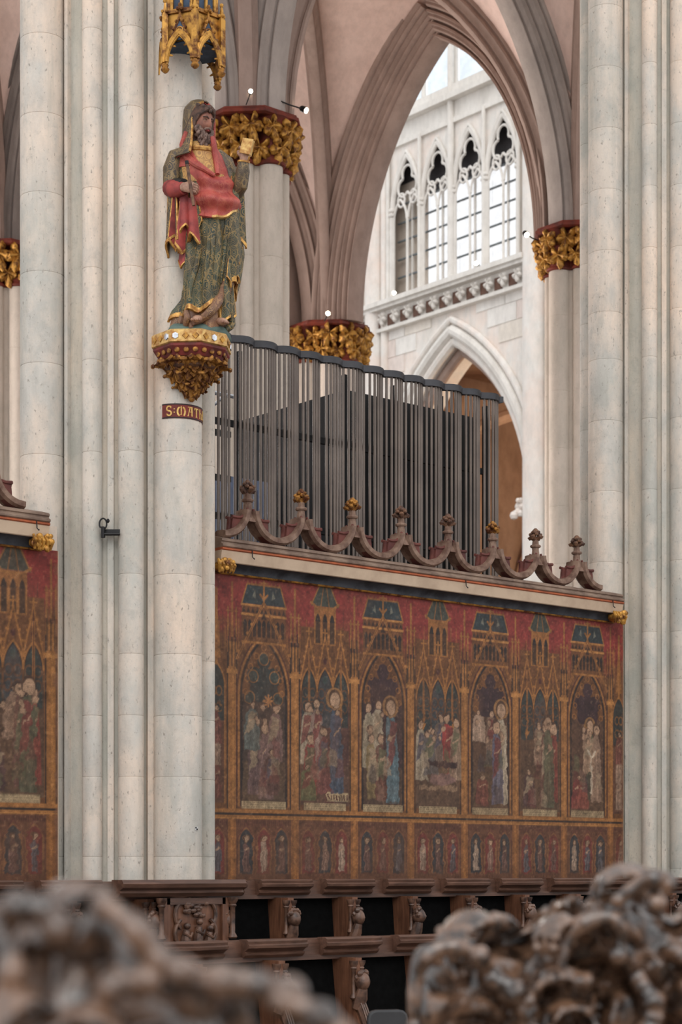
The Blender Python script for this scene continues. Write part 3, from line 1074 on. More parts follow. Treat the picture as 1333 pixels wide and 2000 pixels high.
def tri_scene(P, cx, rng, k, ground):
    hw = .29
    P.rect(cx - hw, cx + hw, .58, 1.62, ground)
    P.poly([(cx - hw, .95), (cx + hw, .95), (cx + hw, .58), (cx - hw, .58)], s3(96, 70, 52), .5)
    P.rect(cx - hw, cx + hw, 1.5, 2.2, OCD, .95)
    # turret
    P.rect(cx - .13, cx + .13, 2.05, 2.40, OC, .9)
    for q in (-1, 0, 1): P.rect(cx + q * .085 - .028, cx + q * .085 + .028, 2.06, 2.28, DK, .85); trefoil_arch(P, cx + q * .085, .028, 2.28, .06, OC, .008, DK)
    P.poly([(cx - .165, 2.40), (cx + .165, 2.40), (cx + .08, 2.58), (cx, 2.64), (cx - .08, 2.58)], s3(66, 68, 60))
    for q in (-1, 1): P.line([(cx + q * .16, 2.41), (cx + q * .07, 2.58), (cx, 2.64)], .012, OC); P.line([(cx + q * .055, 2.37), (cx + q * .015, 2.6)], .008, OC)
    P.line([(cx - .165, 2.43), (cx - .08, 2.375), (cx + .08, 2.375), (cx + .165, 2.43)], .022, OC)
    for q in (-1, 0, 1):
        x_ = cx + q * .19
        P.poly([(x_ - .085, 1.3)] + [(x_ - .085, 1.62)] + apts(x_, .085, 1.62, .2)[1:-1] + [(x_ + .085, 1.62), (x_ + .085, 1.3)], TEAL if q else s3(58, 60, 62), .95)
        for zz in (1.48, 1.6):
            for e in (-1, 1):
                P.ell(x_ + e * .042, zz, .036, .045, OCD, .8, .010)
        P.ell(x_, 1.73, .03, .04, s3(58, 68, 64), .9)
        for w_, off, cl in ((.014, 0, DK), (.016, .018, OC)):
            P.line(apts(x_, .085 + off * .5, 1.62, .2 + off), w_, cl)
        for e in (-1, 1):
            P.line([(x_ + e * .1, 1.72), (x_, 2.12)], .016, OC)
            for g in range(4): P.ell(x_ + e * (.1 * (1 - g / 4.) + .01), 1.75 + .36 * g / 4., .012, .012, OC)
        P.ell(x_, 1.9, .022, .03, DKR); P.line([(x_, 2.1), (x_, 2.19)], .016, OC); P.line([(x_ - .03, 2.16), (x_ + .03, 2.16)], .014, OC)
    for q in (-.5, .5):
        x_ = cx + q * .38
        P.line([(x_, 2.0), (x_, 1.36)], .022, OC); P.poly([(x_ - .03, 1.38), (x_ + .03, 1.38), (x_, 1.3)], OC)
        P.line([(x_, 2.1), (x_, 1.4)], .006, DKR)


def fresco(P, x0, nsc, first, pitch, rng, ends=True):
    W_ = P.x[-1] - P.x[0]
    nr = np.random.default_rng(7)
    # ground colours: red sky above, brown architecture, predella
    P.rect(P.x[0], P.x[-1], 1.9, 2.7, RED)
    k2 = np.clip((P.z - 1.98) / .34, 0, 1)[:, None]
    k2 = np.clip(k2 + (vnoise(P.nz, P.nx, .07 / P.px, nr, 3) - .5) * 1.1 * (k2 * (1 - k2) * 4), 0, 1)[..., None]
    P.c = np.array(RED) * k2 + np.array(OCD) * (1 - k2)
    for q in range(int(W_ / .035)):
        x_ = P.x[0] + .035 * q + rng.uniform(-.008, .008); zt_ = 2.1 + rng.random() ** 2 * .28
        P.line([(x_, 1.95), (x_, zt_)], .010, OC if q % 2 else DKR, .55)
    cols = [s3(70, 54, 46), s3(82, 52, 46), s3(62, 42, 42), s3(84, 62, 48), s3(86, 60, 44), s3(84, 60, 44), s3(84, 58, 44)]
    for i in range(nsc):
        cx = x0 + pitch * i; k = (first + i) % 7
        # towers of thin pinnacles between the scenes
        for e in (-.5, .5):
            xx = cx + e * pitch
            P.rect(xx - .05, xx + .05, .5, 2.0, OC, .9)
            P.line([(xx - .05, .5), (xx - .05, 1.9)], .012, DK); P.line([(xx + .05, .5), (xx + .05, 1.9)], .012, DK)
            P.line([(xx + .012, .5), (xx + .012, 1.75)], .022, OCL, .5)
            for g in range(3):
                P.rect(xx - .045 + g * .036, xx - .030 + g * .036, 1.78, 2.12, DK, .8)
            P.rect(xx - .06, xx + .06, 1.72, 1.76, OCL, .8)
            for g in (-1, 0, 1):
                P.line([(xx + g * .045, 2.05), (xx + g * .045, 2.3 + (.22 if g == 0 else 0))], .014 if g else .02, OC, .8)
                P.line([(xx + g * .045 - .015, 2.27), (xx + g * .045 + .015, 2.27)], .012, OC, .7)
        (tri_scene if k % 2 else big_scene)(P, cx, rng, k, cols[k])
    figs = {
        0: [(-.1, .66, .62, s3(96, 72, 70)), (.02, .62, .66, s3(112, 84, 78)), (.12, .95, .5, s3(122, 92, 84)), (-.14, 1.05, .42, s3(86, 90, 84)), (.08, .66, .4, s3(90, 60, 52))],
        1: [(-.22, .95, .55, s3(150, 132, 110)), (-.1, .93, .6, s3(136, 108, 96)), (-.18, .66, .55, s3(128, 44, 42)), (-.02, .68, .6, s3(112, 62, 58)), (.14, .62, .98, s3(66, 76, 90), 'h'), (-.2, .62, .32, s3(84, 88, 56))],
        2: [(-.18, .95, .58, s3(150, 134, 110)), (-.08, .98, .58, s3(160, 142, 118)), (-.13, .66, .58, s3(118, 96, 62)), (-.02, .64, .6, s3(100, 60, 48)), (.12, .62, .95, s3(84, 104, 110), 'h')],
        3: [(-.22, .85, .55, s3(150, 134, 112)), (-.1, .9, .45, s3(92, 84, 80)), (.04, 1.0, .48, s3(104, 84, 72)), (.14, .86, .62, s3(150, 52, 48)), (.23, .86, .58, s3(140, 112, 90))],
        4: [(.02, 1.1, .45, s3(120, 92, 74)), (.16, .64, .98, s3(180, 162, 138), 'h'), (-.16, 1.25, .3, s3(160, 130, 108)), (-.12, .62, .3, s3(112, 58, 48)), (.1, .64, .8, s3(88, 84, 100))],
        5: [(.0, 1.05, .42, s3(130, 100, 80)), (.08, .66, .82, s3(98, 64, 54)), (.18, .68, .78, s3(128, 60, 50)), (-.16, .62, .38, s3(76, 52, 50)), (.13, .62, .9, s3(84, 80, 60))],
        6: [(.06, .72, .8, s3(70, 66, 52), 'h'), (.13, .70, .78, s3(140, 110, 90)), (-.16, .62, .34, s3(122, 50, 46)), (-.08, .62, .32, s3(130, 62, 52)), (.02, 1.0, .44, s3(150, 118, 94))]}
    for i in range(nsc):
        cx = x0 + pitch * i; k = (first + i) % 7
        for f_ in figs[k]:
            figure(P, cx + f_[0], f_[1], f_[2] * 1.04, f_[3], rng.uniform(-.025, .025), s3(160, 112, 64) if len(f_) > 4 else None, .078 if f_[2] > .5 else .09, rng, robe2=rng.choice([None, s3(110, 52, 46), s3(96, 90, 66), s3(140, 118, 94), s3(78, 70, 78)]))
        for q in range(5):                                   # heads of the crowd behind, bits of drapery
            hx_, hz_ = cx + rng.uniform(-.2, .2), rng.uniform(1.22, 1.46)
            P.ell(hx_, hz_, .030, .036, s3(82, 58, 46), .8); P.ell(hx_ + .004, hz_ - .004, .022, .028, SKIN, .8)
            bx_, bz_ = cx + rng.uniform(-.19, .19), rng.uniform(.68, 1.15)
            cl_ = rng.choice([s3(128, 96, 80), s3(100, 52, 46), s3(92, 88, 62), s3(150, 126, 100), s3(70, 60, 62)])
            P.poly([(bx_ - .05, bz_ - .1), (bx_ + rng.uniform(-.04, .0), bz_ + .08), (bx_ + .05, bz_ + rng.uniform(0, .06)), (bx_ + rng.uniform(.02, .08), bz_ - .11)], cl_, .55)
        if k == 0:
            for q in range(8):
                a = q * PI / 4; P.line([(cx + .05, 1.5), (cx + .05 + .05 * math.cos(a), 1.5 + .05 * math.sin(a))], .016, s3(176, 116, 66))
        if k == 3:
            P.rect(cx - .12, cx + .26, .98, 1.04, s3(60, 40, 38)); P.ell(cx + .06, .86, .17, .06, s3(124, 92, 84)); P.rect(cx - .25, cx + .26, .76, .80, s3(150, 118, 90), .7)
        if k == 6:
            P.line([(cx + .0, 1.22), (cx + .06, 1.16), (cx + .12, 1.22)], .022, s3(190, 170, 146)); P.line([(cx + .06, 1.16), (cx + .06, .78)], .022, s3(190, 170, 146), .8)
        if k == 1:
            P.rect(cx + .02, cx + .28, .62, .70, s3(170, 144, 108))
            for q in range(8): P.rect(cx + .035 + q * .032, cx + .05 + q * .032, .63, .685, DKR)
        # inscription band under the scene
        P.rect(cx - .25, cx + .25, .535, .60, s3(168, 144, 108), .95)
        for ln in (.55, .572, .59):
            x_ = cx - .24
            while x_ < cx + .23:
                w_ = rng.uniform(.012, .04); P.rect(x_, x_ + w_, ln - .004, ln + .004, s3(92, 70, 52), .7); x_ += w_ + .012
    for xe, sg in ((P.x[0], 1), (P.x[-1], -1)):
        if abs(xe) < .01 or xe > 4:
            a0_, b0_ = xe, xe + sg * .16
            P.rect(min(a0_, b0_), max(a0_, b0_), .58, 1.55, s3(92, 60, 46), .9)
            cx_ = xe + sg * .07
            P.poly([(cx_ - .09, 1.3), (cx_ - .09, 1.6)] + apts(cx_, .09, 1.6, .2)[1:-1] + [(cx_ + .09, 1.6), (cx_ + .09, 1.3)], TEAL, .95)
            P.line(apts(cx_, .095, 1.6, .21), .016, OC); P.line([(cx_ + .095, .58), (cx_ + .095, 1.6)], .014, OC)
            for zz_ in (1.42, 1.56): P.ell(cx_ - .03, zz_, .03, .04, OC, .7, .01); P.ell(cx_ + .03, zz_, .03, .04, OC, .7, .01)
            for zz_ in (.62, .9, 1.1): figure(P, cx_, zz_, .34, rng.choice([s3(140, 110, 90), s3(112, 62, 52)]), 0, None, .05, rng)
            P.line([(cx_, 1.8), (cx_, 2.45)], .03, OC, .8); P.poly([(cx_ - .05, 1.85), (cx_ + .05, 1.85), (cx_, 2.4)], OC, .7)
    # string line and predella with small saints in niches
    P.rect(P.x[0], P.x[-1], .44, .53, OC); P.rect(P.x[0], P.x[-1], .475, .495, DK)
    P.rect(P.x[0], P.x[-1], .445, .452, OCL)
    P.rect(P.x[0], P.x[-1], -.15, .44, s3(100, 62, 43))
    for i in range(int(W_ / .022)): P.rect(P.x[0] + i * .022, P.x[0] + i * .022 + .010, .385, .43, DKR, .75)
    nc = [s3(112, 52, 44), s3(58, 54, 54)]
    for i in range(-1, nsc + 1):
        cx = x0 + pitch * i
        for q in (-1, 0, 1):
            x_ = cx + q * .2
            if x_ < P.x[0] - .1 or x_ > P.x[-1] + .1: continue
            kk = (q + first + i) % 2
            P.poly([(x_ - .07, -.04), (x_ - .07, .25)] + apts(x_, .07, .25, .1)[1:-1] + [(x_ + .07, .25), (x_ + .07, -.04)], nc[kk])
            P.line([(x_ - .08, -.04), (x_ - .08, .25)] + apts(x_, .08, .25, .11)[1:-1] + [(x_ + .08, .25), (x_ + .08, -.04)], .014, s3(128, 84, 52))
            P.line([(x_ - .1, .26), (x_, .40), (x_ + .1, .26)], .008, s3(96, 50, 42))
            figure(P, x_, -.02, .31, rng.choice([s3(128, 96, 80), s3(104, 72, 62), s3(150, 124, 104), s3(84, 78, 80)]), 0, s3(130, 90, 60), .036, rng)
        xx = cx + pitch * .5
        P.rect(xx - .045, xx + .045, -.15, .44, s3(138, 86, 44)); P.line([(xx, -.15), (xx, .44)], .03, s3(166, 106, 52), .6)
    P.c *= .88
    gy = P.c.mean(axis=2, keepdims=True) * np.array((1.18, .98, .80))
    P.c = P.c * .92 + gy * .08
    # the painter's uneven hand: contours wander a few millimetres inside the scenes
    wy_ = ((vnoise(P.nz, P.nx, .045 / P.px, nr, 2) - .5) * 5.5).round().astype(int); wx_ = ((vnoise(P.nz, P.nx, .045 / P.px, nr, 2) - .5) * 5.5).round().astype(int)
    msk = (((P.z > .62) & (P.z < 1.5)) | (P.z < .30))[:, None] & (np.abs((P.x - x0 + pitch / 2) % pitch - pitch / 2) < .245)[None, :]
    J, I = np.meshgrid(np.arange(P.nz), np.arange(P.nx), indexing='ij')
    P.c = P.c[np.clip(J + wy_ * msk, 0, P.nz - 1), np.clip(I + wx_ * msk, 0, P.nx - 1)]
    # age: faded plaster, brown film, scratches
    n1 = vnoise(P.nz, P.nx, .35 / P.px, nr); n2 = vnoise(P.nz, P.nx, .05 / P.px, nr, 3); n3 = vnoise(P.nz, P.nx, .018 / P.px, nr, 2)
    film = np.clip((n1 - .5) * 4, 0, 1)[..., None] * .26
    P.c = P.c * (1 - film) + np.array(s3(98, 68, 48)) * film
    P.c *= (1 + .8 * (n2 - .5) + .7 * (n3 - .5))[..., None]
    sp = np.clip((n3 - .74) * 9, 0, 1)[..., None] * .12
    P.c = P.c * (1 - sp) + np.array(s3(176, 144, 112)) * sp
    lo_ = np.clip(.9 - P.z / .5, 0, 1)[:, None, None] * np.clip((n1 - .42) * 4, 0, 1)[..., None] * .4
    P.c = P.c * (1 - lo_) + np.array(s3(92, 62, 46)) * lo_
    # worn edges
    ex = np.minimum(P.x - P.x[0], P.x[-1] - P.x)[None, :]
    eg = np.clip(1 - (ex + (n2 - .5) * .08) / .03, 0, 1)[..., None] * .55
    P.c = P.c * (1 - eg) + np.array(s3(132, 92, 70)) * eg


def paint_mat():
    m, nt, b = nmat('fresco_pigment')
    at = nt.nodes.new('ShaderNodeAttribute'); at.attribute_name = 'pigment'
    f = noise(nt, 90, 3, .6)
    c = mixc(nt, ramp(nt, f, [(.35, (.35,) * 3), (.6, (0, 0, 0))]), at.outputs['Color'], (.05, .03, .02))
    nt.links.new(c, b.inputs['Base Color'])
    b.inputs['Roughness'].default_value = .6
    b.inputs['Specular IOR Level'].default_value = .3
    bump(nt, b, noise(nt, 60, 4, .6), .12, .004)
    return m


M['fresco'] = paint_mat()
M['screenstone'] = stone('screen_wall_stone', srgb(190, 180, 168), srgb(205, 192, 178), srgb(210, 190, 172), patch=1.2, speck=.3)


def panel(parent, P, y):
    X, Z = np.meshgrid(P.x, P.z)
    V = np.stack([X, np.full(X.shape, y), Z + H], -1).reshape(-1, 3) - np.array(parent.location)
    nx, nz = P.nx, P.nz
    j, i = np.meshgrid(np.arange(nz - 1), np.arange(nx - 1), indexing='ij')
    a = (j * nx + i).ravel()
    Fc = np.stack([a, a + 1, a + 1 + nx, a + nx], 1)
    me = bpy.data.meshes.new('painted_panel')
    me.vertices.add(len(V)); me.vertices.foreach_set('co', V.ravel())
    me.loops.add(Fc.size); me.loops.foreach_set('vertex_index', Fc.ravel().astype(np.int32))
    me.polygons.add(len(Fc)); me.polygons.foreach_set('loop_start', (np.arange(len(Fc)) * 4).astype(np.int32))
    me.update()
    at = me.color_attributes.new('pigment', 'FLOAT_COLOR', 'POINT')
    rgba = np.ones((len(V), 4), np.float32); rgba[:, :3] = np.clip(P.c.reshape(-1, 3), 0, 1)
    at.data.foreach_set('color', rgba.ravel())
    me.materials.append(M['fresco'])
    o = put('painted_panel', me, parent)
    return tag(o, 'wall painting of gothic arcades with figures under red sky')


def gold_mask(parent, x, y, z, s):
    rng = random.Random(int(x * 10))
    b = MB()
    b.ball((x, y, z), (.085, .07, .055), 12, 8, lambda d: 1 + .12 * math.sin(7 * d[0] + 3) * math.cos(9 * d[2]))
    for i in range(16):
        a = rng.uniform(0, 2 * PI)
        b.ball((x + rng.uniform(-.085, .085), y - .05 + rng.uniform(-.03, .01), z + rng.uniform(-.06, .05)), rng.uniform(.018, .032), 7, 5)
    for i in range(5):
        b.tube([(x - .08 + i * .035, y - .05, z + .05), (x - .085 + i * .04, y - .085, z), (x - .075 + i * .036, y - .06, z - .065)], [.012, .018, .010], 6)
    b.build('gilded_boss', M['gold'], parent)


def choir_screen(label, X0, X1, P, first_peak, npk, pitch, gilt=(), bossL=True, bossR=True):
    t = thing('choir_screen', label, 'screen', (X0, 0.25, 0), group='painted choir screens')
    ZT = H + 2.60
    MB().span((X0, .012, 0), (X1, .5, ZT + .2)).build('wall_body', M['screenstone'], t, False)
    MB().span((X0 - .01, .004, H - .13), (X1 + .01, .03, ZT)).build('plaster_ground', M['cream'], t, False)
    panel(t, P, 0.0)
    x0, x1 = X0 + .02, X1 - .17

    def strip(name, prof, mat, xa=x0, xb=x1):
        b = MB().prism([(-y, z) for y, z in prof], (0, 0, ZT), (0, 1, 0), (0, 0, 1), (1, 0, 0), xa, xb)
        return b.build(name, mat, t, True, 25)
    strip('gilt_fillet', [(-.05, -.022), (.028, -.022), (.034, -.014), (.028, -.006), (-.05, -.006)], M['gold_dark'])
    cav = [(-.05, -.006)] + [(.02 + .095 * (1 - math.cos(a)), -.006 + .07 * math.sin(a)) for a in np.linspace(0, PI / 2, 7)] + [(-.05, .064)]
    strip('dark_cavetto', cav, M['darkblue'])
    strip('cream_fascia', [(-.05, .064), (.12, .064), (.128, .07), (.150, .158), (.146, .166), (-.05, .166)], M['cream'])
    strip('orange_fillet', [(-.05, .166), (.150, .166), (.162, .172), (.162, .182), (.15, .190), (-.05, .190)], M['orange'])
    strip('grey_ogee', [(-.05, .190), (.152, .190), (.166, .198), (.168, .212), (.152, .222), (.142, .226), (.140, .238), (.152, .246), (.150, .262), (.130, .272), (.03, .298), (-.25, .298), (-.25, .19)], M['greymould'])
    if bossL: gold_mask(t, X0 + .06, -.10, ZT + .03, 1)
    if bossR: gold_mask(t, X1 - .24, -.10, ZT + .03, 1)
    # small iron hooks
    for xh in ((X0 + .34, X0 + 2.95, X1 - .35) if X1 - X0 > 4 else (X1 - .3,)):
        b = MB().tube([(xh, -.165, ZT + .19), (xh, -.17, ZT + .13), (xh + .01, -.185, ZT + .11), (xh + .02, -.17, ZT + .12)], .005, 6)
        b.build('iron_hook', M['blackmetal'], t)
    # crest of ogee gables with fleurons
    hw, hh, zb, yc = pitch / 2, .27, ZT + .288, -.02
    curve = []
    for s in np.linspace(0, 1, 13):
        a = s * PI / 2 * .97
        curve.append((-hw + hw * math.sin(a) * .93 , hh * (1 - math.cos(a)) ** 1.0))
    # concave curve: flat in the valley, steep at the neck
    pr_band = [(-.085, -.045), (-.085, -.005), (-.055, .012), (-.03, .0), (.03, .0), (.055, .012), (.085, -.005), (.085, -.045), (.04, -.06), (-.04, -.06)]
    gm = MB()
    for sgn in (-1, 1):
        path = np.array([(sgn * -x if sgn > 0 else x, 0, z) for x, z in curve]) if False else np.array([((x if sgn < 0 else -x), 0, z + .05) for x, z in curve])
        gm.sweep(path, (0, 1 if sgn < 0 else -1, 0), [(a, -b_) for a, b_ in pr_band])
    gm.lathe([(.085, hh - .06), (.06, hh - .01), (.045, hh + .04), (.036, hh + .10)], 8, a0=PI / 8)
    me_g = gm.mesh('crest_gable', M['crest'], True, angle=30); fix_normals(me_g)
    me_h = {}
    for sgn in (-1, 1):
        hm = MB()
        for yy, k in ((.0, 1),):
            hm.prism([(sgn * .035, .315), (sgn * .06, .262), (sgn * .10, .232), (sgn * .195, .222), (sgn * .20, .19), (sgn * .205, .14), (sgn * .235, .085), (sgn * .285, .045), (sgn * .22, .045), (sgn * .14, .10), (sgn * .08, .18), (sgn * .04, .27)], (0, 0, 0), (1, 0, 0), (0, 0, 1), (0, 1, 0), -.042, .042)
            rim = [(sgn * .03, .33), (sgn * .055, .275), (sgn * .10, .243), (sgn * .15, .236), (sgn * .205, .24)]
            for yy_ in (-.042, .042):
                hm.tube([(q[0], yy_, q[1]) for q in rim], [.012, .015, .015, .014, .016], 6)
            hm.tube([(sgn * .205, 0, .235), (sgn * .20, 0, .18), (sgn * .215, 0, .12), (sgn * .25, 0, .08)], [.02, .018, .016, .012], 6)
        me_h[sgn] = hm.mesh('cusp', M['crestred'], True, angle=30); fix_normals(me_h[sgn])
    nm = MB().lathe([(.036, 0), (.034, .05), (.05, .055), (.056, .068), (.05, .08), (.034, .084), (.03, .13)], 8)
    nm_me = nm.mesh('neck_ring', M['crest'])

    def fl(mat):
        f = MB().lathe([(.028, 0), (.032, .03), (.036, .05)], 8)
        for q in range(4):
            a = q * PI / 2 + PI / 4 * 0
            f.tube([(.02 * math.cos(a), .02 * math.sin(a), .03), (.055 * math.cos(a), .055 * math.sin(a), .055), (.07 * math.cos(a), .07 * math.sin(a), .045), (.062 * math.cos(a), .062 * math.sin(a), .028)], [.02, .026, .022, .012], 7)
            f.ball((.05 * math.cos(a + .78), .05 * math.sin(a + .78), .075), (.024, .024, .018), 6, 4)
            f.ball((.035 * math.cos(a), .035 * math.sin(a), .098), (.022, .022, .018), 6, 4)
        f.ball((0, 0, .1), (.04, .04, .035), 8, 5)
        f.ball((0, 0, .128), (.022, .022, .014), 6, 4)
        return f.mesh('fleuron', mat)
    fl_w, fl_g = fl(M['fleuron']), fl(M['gold_dark'])
    for i in range(npk):
        xg = first_peak + pitch * i
        g = put('crest_gable', me_g, t, (xg - X0, yc - .25, zb - .04))
        put('cusp', me_h[-1], g); put('cusp', me_h[1], g)
        put('neck_ring', nm_me, g, (0, 0, hh + .07))
        put('fleuron', fl_g if i in gilt else fl_w, g, (0, 0, hh + .07 + .11), (0, 0, .3 * i), (1.0, 1.0, 1.0))
    return t


rngp = random.Random(11)
PITCH = .712
PR = Paint(0.0, 5.43, -.13, 2.60, .0075, OCD)
fresco(PR, .60, 7, 0, PITCH, rngp)
# narrow half niches at both ends
SCR = choir_screen('painted choir screen with seven gothic scenes between the two white piers', 0.0, 5.43, PR, .40, 8, .612, gilt=(1, 2, 5))
PL = Paint(-4.4, -1.545, -.13, 2.60, .0095, OCD)
fresco(PL, -4.1, 4, 2, PITCH, rngp)
SCL = choir_screen('painted choir screen at the left edge beside the statue pier', -4.4, -1.545, PL, -4.05, 4, .612, bossL=False)

# ------------------------------------------------------------------ organ behind the screen
YO = 1.0
og = thing('organ_screen', 'dark grille of slender grey tubes with wavy top rail in front of the organ', 'organ', (2.5, YO, 0))
ZO0, ZO1 = H + 2.5, H + 5.0
OX0, OX1 = .42, 4.55
NW = 15
ww = (OX1 - OX0) / NW


def wavey(x):
    t = ((x - OX0) / ww) % 1.0
    return YO - .075 * abs(math.sin(PI * t)) ** .8


tm_ = MB().lathe([(.0142, 0), (.0142, ZO1 - ZO0 - .02)], 10).mesh('organ_tube', M['tube'])
rngo = random.Random(4)
x = OX0 + .02
while x < OX1:
    put('organ_tube', tm_, og, (x - 2.5, wavey(x) - YO, ZO0))
    x += rngo.choice([.040, .040, .042, .074, .066]) if x < 2.3 else rngo.choice([.044, .046, .046, .050])
for zz, th in ((ZO1, .065), (ZO0 + .02, .05)):
    b = MB()
    xs_ = np.linspace(OX0 - .02, OX1 + .03, NW * 8)
    rows = [[(xx, wavey(xx) - .035, zz - th / 2), (xx, wavey(xx) - .035, zz + th / 2), (xx, wavey(xx) + .03, zz + th / 2), (xx, wavey(xx) + .03, zz - th / 2)] for xx in xs_]
    b.grid(rows, False, True)
    b.f.append((0, 1, 2, 3)); k = b.n - 4; b.f.append((k + 3, k + 2, k + 1, k))
    b.build('wavy_rail', M['rail'], og)
for zz in (H + 4.25, H + 3.35, H + 2.75):
    MB().span((OX0, YO + .12, zz - .03), (OX1, YO + .16, zz + .03)).build('cross_rail', M['organblack'], og, False)
for xx in np.linspace(OX0 + .1, OX1 - .05, 7):
    MB().span((xx - .018, YO + .1, 0), (xx + .018, YO + .16, ZO1 - .05)).build('upright', M['organblack'], og, False)
oc = thing('organ_case', 'black and blue-grey organ casework standing behind the tube grille', 'organ case', (3.4, 2.2, 0))
MB().span((2.72, 1.35, 0), (4.62, 3.2, H + 4.88)).build('swell_box', M['organblack'], oc, False)
MB().span((1.75, 2.5, 0), (2.7, 3.2, H + 4.1)).build('wind_chest', M['organblue'], oc, False)
for i in range(4):
    MB().span((1.78 + i * .23, 2.48, H + 1.0), (1.99 + i * .23, 2.5, H + 4.0)).build('shutter', M['organblue'], oc, False)
sf = thing('steel_gantry', 'shiny steel tube gantry with cross bars above the organ casework', 'gantry', (1.8, 2.2, 0))
for yy, zz in ((1.9, H + 4.75), (2.6, H + 4.5), (2.6, H + 4.85)):
    MB().tube([(.5, yy, zz), (1.72, yy, zz)], .022, 8).build('bar', M['chrome'], sf)
for xx in (.6, 1.1, 1.6):
    MB().tube([(xx, 1.9, 0), (xx, 1.9, H + 4.8)], .02, 8).build('post', M['blackmetal'], sf)
    MB().tube([(xx, 1.9, H + 4.75), (xx, 2.6, H + 4.5)], .016, 6).build('strut', M['chrome'], sf)
for zz in (H + 3.1, H + 3.9, H + 4.35):
    MB().span((.5, 1.96, zz), (1.72, 2.0, zz + .06)).build('deck_edge', M['organblack'], sf, False)
# ------------------------------------------------------------------ corbel, statue, canopy on the pier
SX, SY = P1.location.x, P1.location.y - .80            # axis of the front shaft (radius .20)
QX, QY = SX - .03, SY - .235                           # axis of statue, corbel and canopy


def brocade(name, base, base2, gold, scale=9.0, amount=.75):
    m, nt, b = nmat(name)
    pos = nt.nodes.new('ShaderNodeNewGeometry').outputs['Position']
    vo = nt.nodes.new('ShaderNodeTexVoronoi'); vo.feature = 'DISTANCE_TO_EDGE'; vo.inputs['Scale'].default_value = scale
    vo2 = nt.nodes.new('ShaderNodeTexVoronoi'); vo2.inputs['Scale'].default_value = scale * 1.0
    mp = nt.nodes.new('ShaderNodeMapping'); mp.inputs['Scale'].default_value = (1, 1, .7)
    nt.links.new(pos, mp.inputs[0]); nt.links.new(mp.outputs[0], vo.inputs['Vector']); nt.links.new(mp.outputs[0], vo2.inputs['Vector'])
    mm = nt.nodes.new('ShaderNodeMath'); mm.operation = 'SINE'
    ml = nt.nodes.new('ShaderNodeMath'); ml.operation = 'MULTIPLY'; ml.inputs[1].default_value = 40
    nt.links.new(vo2.outputs['Distance'], ml.inputs[0]); nt.links.new(ml.outputs[0], mm.inputs[0])
    r1 = ramp(nt, mm.outputs[0], [(.45, (0, 0, 0)), (.62, (amount,) * 3)])
    r2 = ramp(nt, vo.outputs['Distance'], [(.03, (amount,) * 3), (.06, (0, 0, 0))])
    wear = noise(nt, 10, 4, .6)
    g = mixc(nt, 1.0, r1, r2, 'LIGHTEN')
    g = mixc(nt, 1.0, g, ramp(nt, wear, [(.35, (.25,) * 3), (.55, (1, 1, 1))]), 'MULTIPLY')
    bc = ramp(nt, noise(nt, 7, 4, .6), [(.38, base2), (.62, base)])
    nt.links.new(mixc(nt, g, bc, gold), b.inputs['Base Color'])
    b.inputs['Roughness'].default_value = .5
    b.inputs['Specular IOR Level'].default_value = .4
    bump(nt, b, g, .15, .004)
    return m


M['brocade'] = brocade('green_gold_brocade', srgb(58, 70, 58), srgb(40, 44, 38), srgb(178, 144, 86), 19, .5)
M['brocade_dark'] = brocade('dark_gold_brocade', srgb(84, 72, 60), srgb(50, 43, 38), srgb(168, 138, 88), 20, .5)
M['goldcloth'] = brocade('gold_chest_brocade', srgb(190, 146, 82), srgb(160, 116, 64), srgb(110, 70, 44), 14, .6)
M['mantle'] = brocade('red_mantle', srgb(172, 74, 66), srgb(136, 48, 46), srgb(190, 118, 88), 22, .3)
M['lining'] = plain('red_lining', srgb(160, 66, 60), .6, c2=srgb(112, 42, 42), scale=8)
M['brownhem'] = brocade('brown_underrobe', srgb(120, 84, 66), srgb(84, 58, 48), srgb(176, 138, 92), 20, .5)
M['hem'] = plain('gilded_hem', srgb(206, 160, 88), .4, .45, c2=srgb(140, 90, 46), scale=24)
M['face'] = plain('aged_flesh_paint', srgb(150, 98, 78), .5, c2=srgb(116, 74, 62), scale=16, bmp=.1)
M['hand'] = plain('hand_flesh_paint', srgb(176, 138, 116), .5, c2=srgb(140, 104, 88), scale=20, bmp=.1)
M['hair'] = plain('brown_hair_paint', srgb(96, 70, 58), .6, c2=srgb(58, 42, 36), scale=30)
M['beard'] = plain('grey_brown_beard_paint', srgb(130, 104, 92), .6, c2=srgb(74, 56, 50), scale=30)
M['rock'] = plain('green_rock_paint', srgb(86, 104, 96), .7, c2=srgb(56, 70, 66), scale=7)
M['silver'] = plain('mirror_inlay', srgb(225, 228, 235), .15, .9, scale=30, bmp=0)
M['book'] = plain('gilded_book', srgb(214, 186, 120), .45, .3, c2=srgb(180, 144, 80), scale=30)

# ---- corbel
ZS = H + 4.31                                           # top of the slab
cb = thing('statue_corbel', 'gilded octagonal console with acanthus leaves under the saint statue', 'corbel', (QX, QY, H + 3.82))


def octa(r0, z0, r1, z1, c=(QX, QY)):
    return MB().lathe([(r0, z0), (r1, z1)], 8, (c[0], c[1], 0), a0=PI / 8)


def octm(prof, name, mat, par):
    b = MB().lathe(prof, 8, (QX, QY, 0), a0=PI / 8)
    return b.build(name, mat, par, False)


